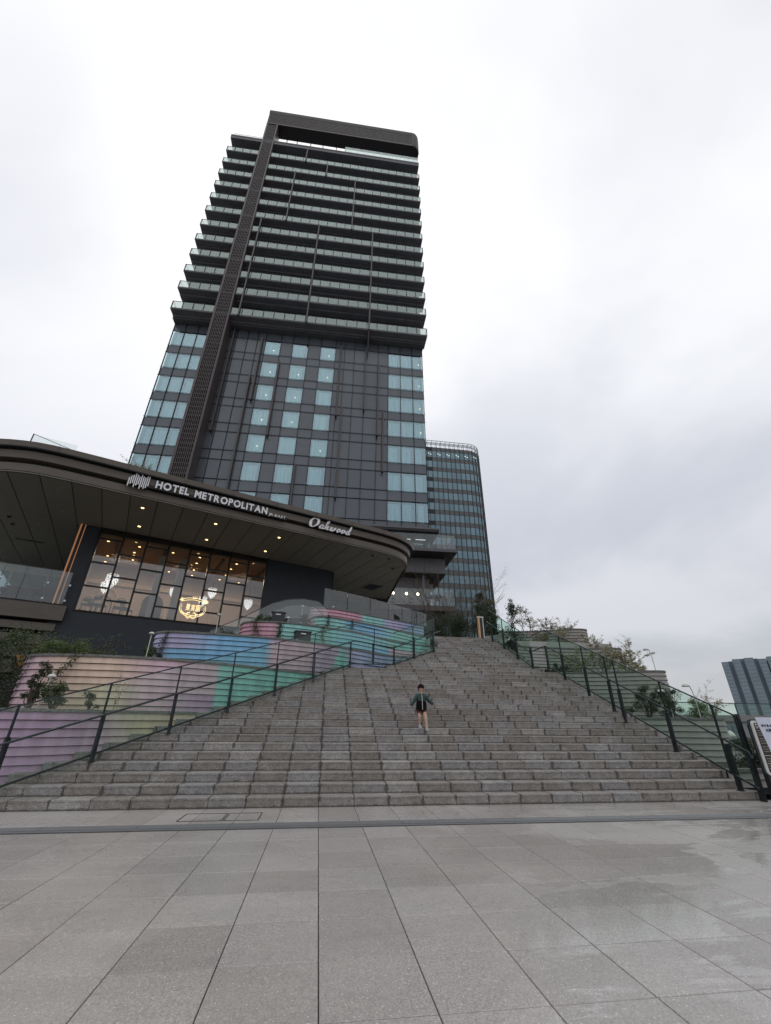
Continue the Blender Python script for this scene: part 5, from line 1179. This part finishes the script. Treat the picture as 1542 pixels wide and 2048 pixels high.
vine((-0.06, 15.95, 4.42), (0.00, 15.72, 3.56), 0, 260, 'leaf_d', 'ivy falling right of the black utility box', 40, .045, spread=.09)
vine((0.11, 16.73, 4.98), (0.14, 16.67, 4.40), 0, 220, 'leaf_d', 'ivy over the mint end of the fifth planter', 41, .045, spread=.08)
vine((1.09, 17.36, 4.98), (1.09, 17.25, 4.63), 0, 160, 'leaf_d', 'small ivy tuft over the blue boards of the fifth planter', 42, .045, spread=.07)
shrub((-2.26, 16.36, 4.38), .42, .3, .42, 1800, 'leaf_m', 'green bush left of the upper utility box', 43, .05, 14, group='shrubs on the pastel planters')
shrub((-0.87, 17.28, 4.38), .30, .3, .70, 2200, 'leaf_d', 'dense dark bush at the left end of the top planters', 44, .05, 16, group='shrubs on the pastel planters')
shrub((-3.34, 15.14, 3.59), .55, .3, .36, 1500, 'leaf_m', 'low bush spilling over the blue planter below the curved ramp', 45, .05, 14, group='shrubs on the pastel planters')
shrub((-4.34, 15.03, 3.59), .55, .3, .26, 1200, 'leaf_d', 'dark low plants under the restaurant window', 46, .05, 12, group='shrubs on the pastel planters')
for k, (x0, x1, y, z, lab) in enumerate(((-4.0, -1.9, 12.35, 2.56, 'thin grass tufts along the second planter under the blue boards'), (.3, 1.9, 16.9, 4.36, 'thin grass tufts along the fourth planter'))):
    rnd = random.Random(60+k); m = MB()
    for _ in range(60):
        x = rnd.uniform(x0, x1); yy = y+(x-x0)*.42+rnd.uniform(0, .1); h = rnd.uniform(.08, .3); dx = rnd.gauss(0, .05)
        m.add([(x-.004, yy, z), (x+.004, yy, z), (x+dx, yy+rnd.gauss(0, .02), z+h)], [(0, 1, 2)])
    g = m.build('grass_tufts', MT['leaf_p']); tag(g, lab, 'grass'); g['kind'] = 'stuff'
# planter on the podium roof by the tower
branchy(pw(-1.1, 1.2, 12.3), 1.5, 'small leafy shrub on the canopy roof in front of the tower', 50, 'leaf_p', 420, .45, .09, 6, 'bark', r0=.02)
# right side
shrub((12.0, 15.9, 3.02), .75, .4, .42, 1500, 'leaf_p', 'low pale plants along the rounded rim of the second beige planter', 170, .05, 14)
shrub((13.1, 19.7, 4.46), .8, .4, .38, 1500, 'leaf_p', 'low pale plants along the rim of the third beige planter', 171, .05, 14)
shrub((12.9, 21.4, 5.64), .6, .35, .34, 1100, 'leaf_y', 'low ochre plants along the rim of the highest beige planter', 172, .05, 12)
shrub((-7.0, 13.1, 2.6), .9, .4, .55, 2600, 'leaf_b', 'bright green creeper heaped over the back of the cream planter', 173, .06, 18, group='shrubs on the pastel planters')
GR = 'dry pale shrubs on the beige planters'
shrub((9.7, 9.55, .42), .62, .3, .55, 1900, 'leaf_d', 'dark green bush in the kerb planter behind the railing end', 71, .06, 14)
shrub((9.0, 12.4, 1.42), .28, .25, .26, 800, 'leaf_d', 'low dark plants at the left end of the lowest beige planter', 72, .05, 8)
shrub((9.75, 12.6, 1.42), .42, .35, .95, 3000, 'leaf_d', 'dark juniper like bush behind the railing on the lowest beige planter', 73, .05, 18)
shrub((10.6, 12.7, 1.42), .5, .35, .80, 2300, 'leaf_d', 'green bush with small leaves near the lamp on the lowest beige planter', 74, .05, 16)
shrub((11.2, 12.4, 1.42), .45, .3, .50, 1300, 'leaf_b', 'light green bush at the right end of the lowest beige planter', 75, .05, 12)
branchy((11.9, 12.6, 1.42), .85, 'bare twiggy shrub with ochre leaves over the railing top', 76, 'leaf_y', 260, .9, .05, 8, group=GR)
shrub((9.6, 17.0, 3.02), .7, .4, .42, 1700, 'leaf_d', 'dark ground plants on the second beige planter', 77, .06, 12)
branchy((11.3, 16.6, 3.02), 1.25, 'pale dry shrub at the right of the second beige planter', 78, 'leaf_p', 1300, .65, .06, 11, group=GR)
branchy((12.4, 16.4, 3.02), 1.2, 'pale dry shrub around the hooked lamp', 79, 'leaf_p', 1400, .7, .06, 11, group=GR)
branchy((10.3, 16.8, 3.02), 1.1, 'pale dry shrub beside the railing on the second beige planter', 80, 'leaf_p', 900, .7, .06, 9, group=GR)
branchy((12.0, 20.4, 4.46), 1.45, 'tall feathery dry shrub on the third beige planter', 81, 'leaf_p', 900, .5, .06, 8, group=GR)
branchy((13.2, 20.0, 4.46), .8, 'low dry shrub at the right end of the third beige planter', 82, 'leaf_p', 700, .8, .06, 8, group=GR)
shrub((10.6, 20.6, 4.46), .9, .4, .5, 1800, 'leaf_p', 'pale green ground shrub left on the third beige planter', 83, .06, 14)
branchy((12.1, 21.9, 5.64), 1.1, 'spiky dry shrub on the highest beige planter', 84, 'leaf_y', 600, .7, .06, 9, group=GR)
branchy((10.9, 22.4, 5.6), 1.3, 'single thin dry stem left of the highest beige planter', 85, 'leaf_y', 160, .3, .06, 3, group=GR)
def young_tree(loc, h, label, seed, m, nl, spread, cat_='tree', group=None, size=.09):
    rnd = random.Random(seed); root = empty('young_tree', loc, 0, label, cat_, group); st = MB(); pts = []
    tr = [Vector((rnd.gauss(0, .03)*k, rnd.gauss(0, .03)*k, h*k/6)) for k in range(7)]; MB().tube(tr, .035, 6, r2=.008).build('trunk', MT['bark'], root)
    nl = int(nl*1.7); size *= .8
    for _ in range(46):
        i = rnd.randrange(1, 6); b = tr[i].lerp(tr[i+1], rnd.random()); a = rnd.uniform(0, 6.283); l = spread*1.5*(1.12-b.z/h)*rnd.uniform(.4, 1)
        pl = [b+Vector((math.cos(a)*l*t, math.sin(a)*l*t, l*.45*t+rnd.gauss(0, .02))) for t in (0, .5, 1)]; st.tube(pl, .009, 4, r2=.003)
        for _ in range(nl//46): q = pl[0].lerp(pl[2], rnd.uniform(.25, 1.1)); pts.append(q+Vector((rnd.gauss(0, .05), rnd.gauss(0, .05), rnd.gauss(0, .05))))
    for _ in range(nl//30): pts.append(tr[6]+Vector((rnd.gauss(0, .06), rnd.gauss(0, .06), rnd.gauss(-.15, .18))))
    st.build('limbs', MT['bark'], root); leaves('foliage', pts, MT[m], root, size, seed); return root
young_tree((10.0, 21.5, 4.5), 2.75, 'young dark leaved tree standing against the sky right of the stair top', 90, 'leaf_d', 1500, .75)
young_tree((11.1, 22.0, 4.5), 2.6, 'thin pale leaved sapling right of the dark young tree', 91, 'leaf_p', 700, .6)
shrub((11.3, 21.4, 4.4), .6, .4, 1.15, 2300, 'leaf_y', 'ochre bush at the foot of the young trees', 92, .07, 16)
young_tree((9.0, 23.4, 4.75), 3.3, 'leafy evergreen in front of the office tower edge, left of the railing top', 93, 'leaf_d', 2400, .9)
shrub((9.6, 23.6, 4.75), .55, .5, 3.0, 2800, 'leaf_y', 'tall yellowing bush in front of the office tower edge', 94, .08, 22)
shrub((8.9, 22.6, 4.75), 1.1, .6, 2.5, 7500, 'leaf_d', 'dense dark hedge behind the gate pillar', 95, .07, 26, group='hedge plants at the top of the stairs')
shrub((7.0, 22.4, 4.7), 1.3, .6, 1.75, 9000, 'leaf_d', 'dark hedge plants in the middle of the stair top', 96, .07, 24, group='hedge plants at the top of the stairs')
shrub((5.5, 22.6, 4.7), 1.2, .6, 1.6, 8000, 'leaf_d', 'dark hedge plants at the left of the stair top', 97, .07, 22, group='hedge plants at the top of the stairs')
for k, (x, h, l_) in enumerate(((5.9, 3.0, 'leftmost'), (6.5, 3.5, 'second'), (7.1, 3.3, 'third'), (7.7, 3.7, 'fourth'), (8.3, 3.2, 'rightmost'))):
    branchy((x, 23.2+.2*(k % 2), 4.7), h*1.35, 'bare thin stemmed shrub in front of the office tower, %s of five' % l_, 100+k, 'leaf_y', 150, .22, .06, 9, 'bark', 'bare_shrub', 'shrub', 'bare shrubs above the stair top', 3, .02)
aw = empty('white_letter_sign', (8.3, 20.2, ZT), 0, 'white angular letters standing behind the railing at the stair top', 'sign')
for (a, b) in (((.0, 0, 0), (.18, 0, .26)), ((.18, 0, .26), (.26, 0, .0)), ((.62, 0, .0), (.80, 0, .28)), ((.86, 0, .16), (1.0, 0, .02))): MB().bar(a, b, .05, .05).build('letter_stroke', MT['white'], aw)

# ------------------------------------------------------------------ child on the stairs
def skin(name, joints, edges, m, parent, sub=2):
    """joints: list of (x, y, z, rx, ry)"""
    me = bpy.data.meshes.new(name); me.from_pydata([j[:3] for j in joints], edges, []); o = bpy.data.objects.new(name, me); COL.objects.link(o)
    sk = o.modifiers.new('s', 'SKIN'); sk.use_smooth_shade = True
    for i, j in enumerate(joints): me.skin_vertices[0].data[i].radius = (j[3], j[4]); me.skin_vertices[0].data[i].use_root = (i == 0)
    sb = o.modifiers.new('b', 'SUBSURF'); sb.levels = sub; sb.render_levels = sub
    bpy.context.view_layer.update(); r_ = bpy.data.meshes.new_from_object(o.evaluated_get(bpy.context.evaluated_depsgraph_get())); bpy.data.objects.remove(o)
    r_.materials.clear(); r_.materials.append(m)
    for p in r_.polygons: p.use_smooth = True
    return mk(name, r_, parent)
ch = empty('person', (2.47, 11.03, 8*RI), 0, 'small child in a green and black jacket and dark red shorts walking down the stairs', 'person')
# local: x to picture right, y towards picture depth, z up; faces -y
J = [(0, 0, .44, .075, .06), (0, 0, .58, .075, .058), (0, 0, .70, .07, .05), (0, -.005, .765, .030, .030), (0, -.015, .81, .045, .048), (0, -.015, .87, .068, .075), (0, -.015, .93, .062, .070),
     (-.085, 0, .71, .034, .034), (-.16, -.01, .60, .026, .026), (-.25, -.04, .51, .020, .020), (-.285, -.05, .485, .016, .012),
     (.085, 0, .71, .034, .034), (.17, .0, .61, .026, .026), (.27, -.01, .54, .020, .020), (.31, -.015, .52, .016, .012),
     (-.050, 0, .38, .060, .058), (-.060, -.06, .24, .044, .044), (-.055, -.01, .07, .029, .029), (-.056, -.055, .022, .026, .018),
     (.052, 0, .38, .060, .058), (.072, -.13, .22, .044, .044), (.078, -.17, .03, .029, .029), (.080, -.21, -.02, .026, .018)]
E_ = [(0, 1), (1, 2), (2, 3), (3, 4), (4, 5), (5, 6), (2, 7), (7, 8), (8, 9), (9, 10), (2, 11), (11, 12), (12, 13), (13, 14), (0, 15), (15, 16), (16, 17), (17, 18), (0, 19), (19, 20), (20, 21), (21, 22)]
skin('body', J, E_, MT['skin'], ch)
for sx, (hx, hy, hz) in ((-1, (-.285, -.05, .485)), (1, (.31, -.015, .52))):
    for k in range(5):
        d = Vector((sx*(.030 if k < 4 else .012), (-.018+.010*k) if k < 4 else -.03, -.012)); a = Vector((hx, hy+(-.012+.008*k), hz)); l = (.9, 1.1, 1.2, 1.0, .8)[k]
        MB().tube([a, a+d*l, a+d*l*1.4+Vector((0, 0, -.012))], .005, 5, r2=.004).build('finger', MT['skin'], ch)
skin('jacket_top', [(0, 0, .50, .118, .096), (0, 0, .60, .124, .096), (0, 0, .70, .112, .086), (0, -.003, .765, .058, .052), (-.095, 0, .705, .060, .056), (-.17, -.01, .60, .054, .050), (-.255, -.04, .51, .044, .042), (-.285, -.05, .488, .034, .034), (.095, 0, .705, .060, .056), (.18, 0, .61, .054, .050), (.275, -.01, .54, .044, .042), (.305, -.015, .524, .034, .034)],
     [(0, 1), (1, 2), (2, 3), (2, 4), (4, 5), (5, 6), (6, 7), (2, 8), (8, 9), (9, 10), (10, 11)], MT['jgreen'], ch)
skin('jacket_hem', [(0, 0, .635, .112, .088), (0, 0, .57, .134, .106), (0, 0, .48, .146, .116), (0, 0, .39, .142, .114), (0, 0, .345, .120, .098)], [(0, 1), (1, 2), (2, 3), (3, 4)], MT['jblack'], ch)
MB().tube([(0, -.054, .76), (0, -.092, .70), (0, -.112, .60), (0, -.126, .50), (0, -.124, .39)], .0075, 5).build('zip', MT['zip'], ch)
skin('shorts', [(0, 0, .42, .10, .085), (-.050, -.005, .36, .074, .074), (-.054, -.02, .28, .068, .066), (.052, -.01, .36, .074, .074), (.060, -.045, .28, .068, .066)], [(0, 1), (1, 2), (0, 3), (3, 4)], MT['shorts'], ch)
hr = MB(); hr.dome((0, -.005, .885), .084, .098, 16, 6); 
for k in range(9): a = R(20+k*17.5); hr.add([(.079*math.cos(a)-.012, .0+.079*math.sin(a), .89), (.079*math.cos(a)+.012, .0+.079*math.sin(a), .89), (.070*math.cos(a), .066*math.sin(a)+.0, .80)], [(0, 1, 2)])
for k in range(7): x = -.054+k*.018; y = -.005-math.sqrt(max(0, .080**2-x*x))-.002; hr.add([(x-.010, y, .895), (x+.010, y, .895), (x+.002, y+.002, .868+.006*(k % 2))], [(0, 1, 2)])
smooth(hr.build('hair', MT['hair'], ch))
for sx in (-1, 1):
    MB().dome((sx*.024, -.083, .862), .008, .006, 8, 3).build('eye', MT['hair'], ch); MB().dome((sx*.069, -.012, .855), .012, .018, 8, 3).build('ear', MT['skin'], ch)
MB().add([(-.008, -.083, .845), (.008, -.083, .845), (0, -.097, .838), (0, -.085, .862)], [(0, 1, 2), (0, 2, 3), (1, 3, 2)]).build('nose', MT['skin'], ch); MB().box(-.014, .014, -.088, -.082, .818, .822).build('mouth', MT['shorts'], ch)
for sx, (x, y, z) in ((-1, (-.052, -.055, 0)), (1, (.078, -.195, -.045))):
    s_ = MB(); pr_ = [(-.035, .06), (-.038, 0), (-.032, -.06), (0, -.085), (.032, -.06), (.038, 0), (.035, .06)]; s_.prism(pr_, 0, .022); s_.prism([(a*.85, b*.9) for a, b in pr_], .0221, .05); s_.prism([(a*.7, b*.35+.028) for a, b in pr_], .0501, .075)
    s_.build('shoe', MT['shoe'], ch, (x, y, z))
print('tiles', nt_, 'objects', len(bpy.data.objects))
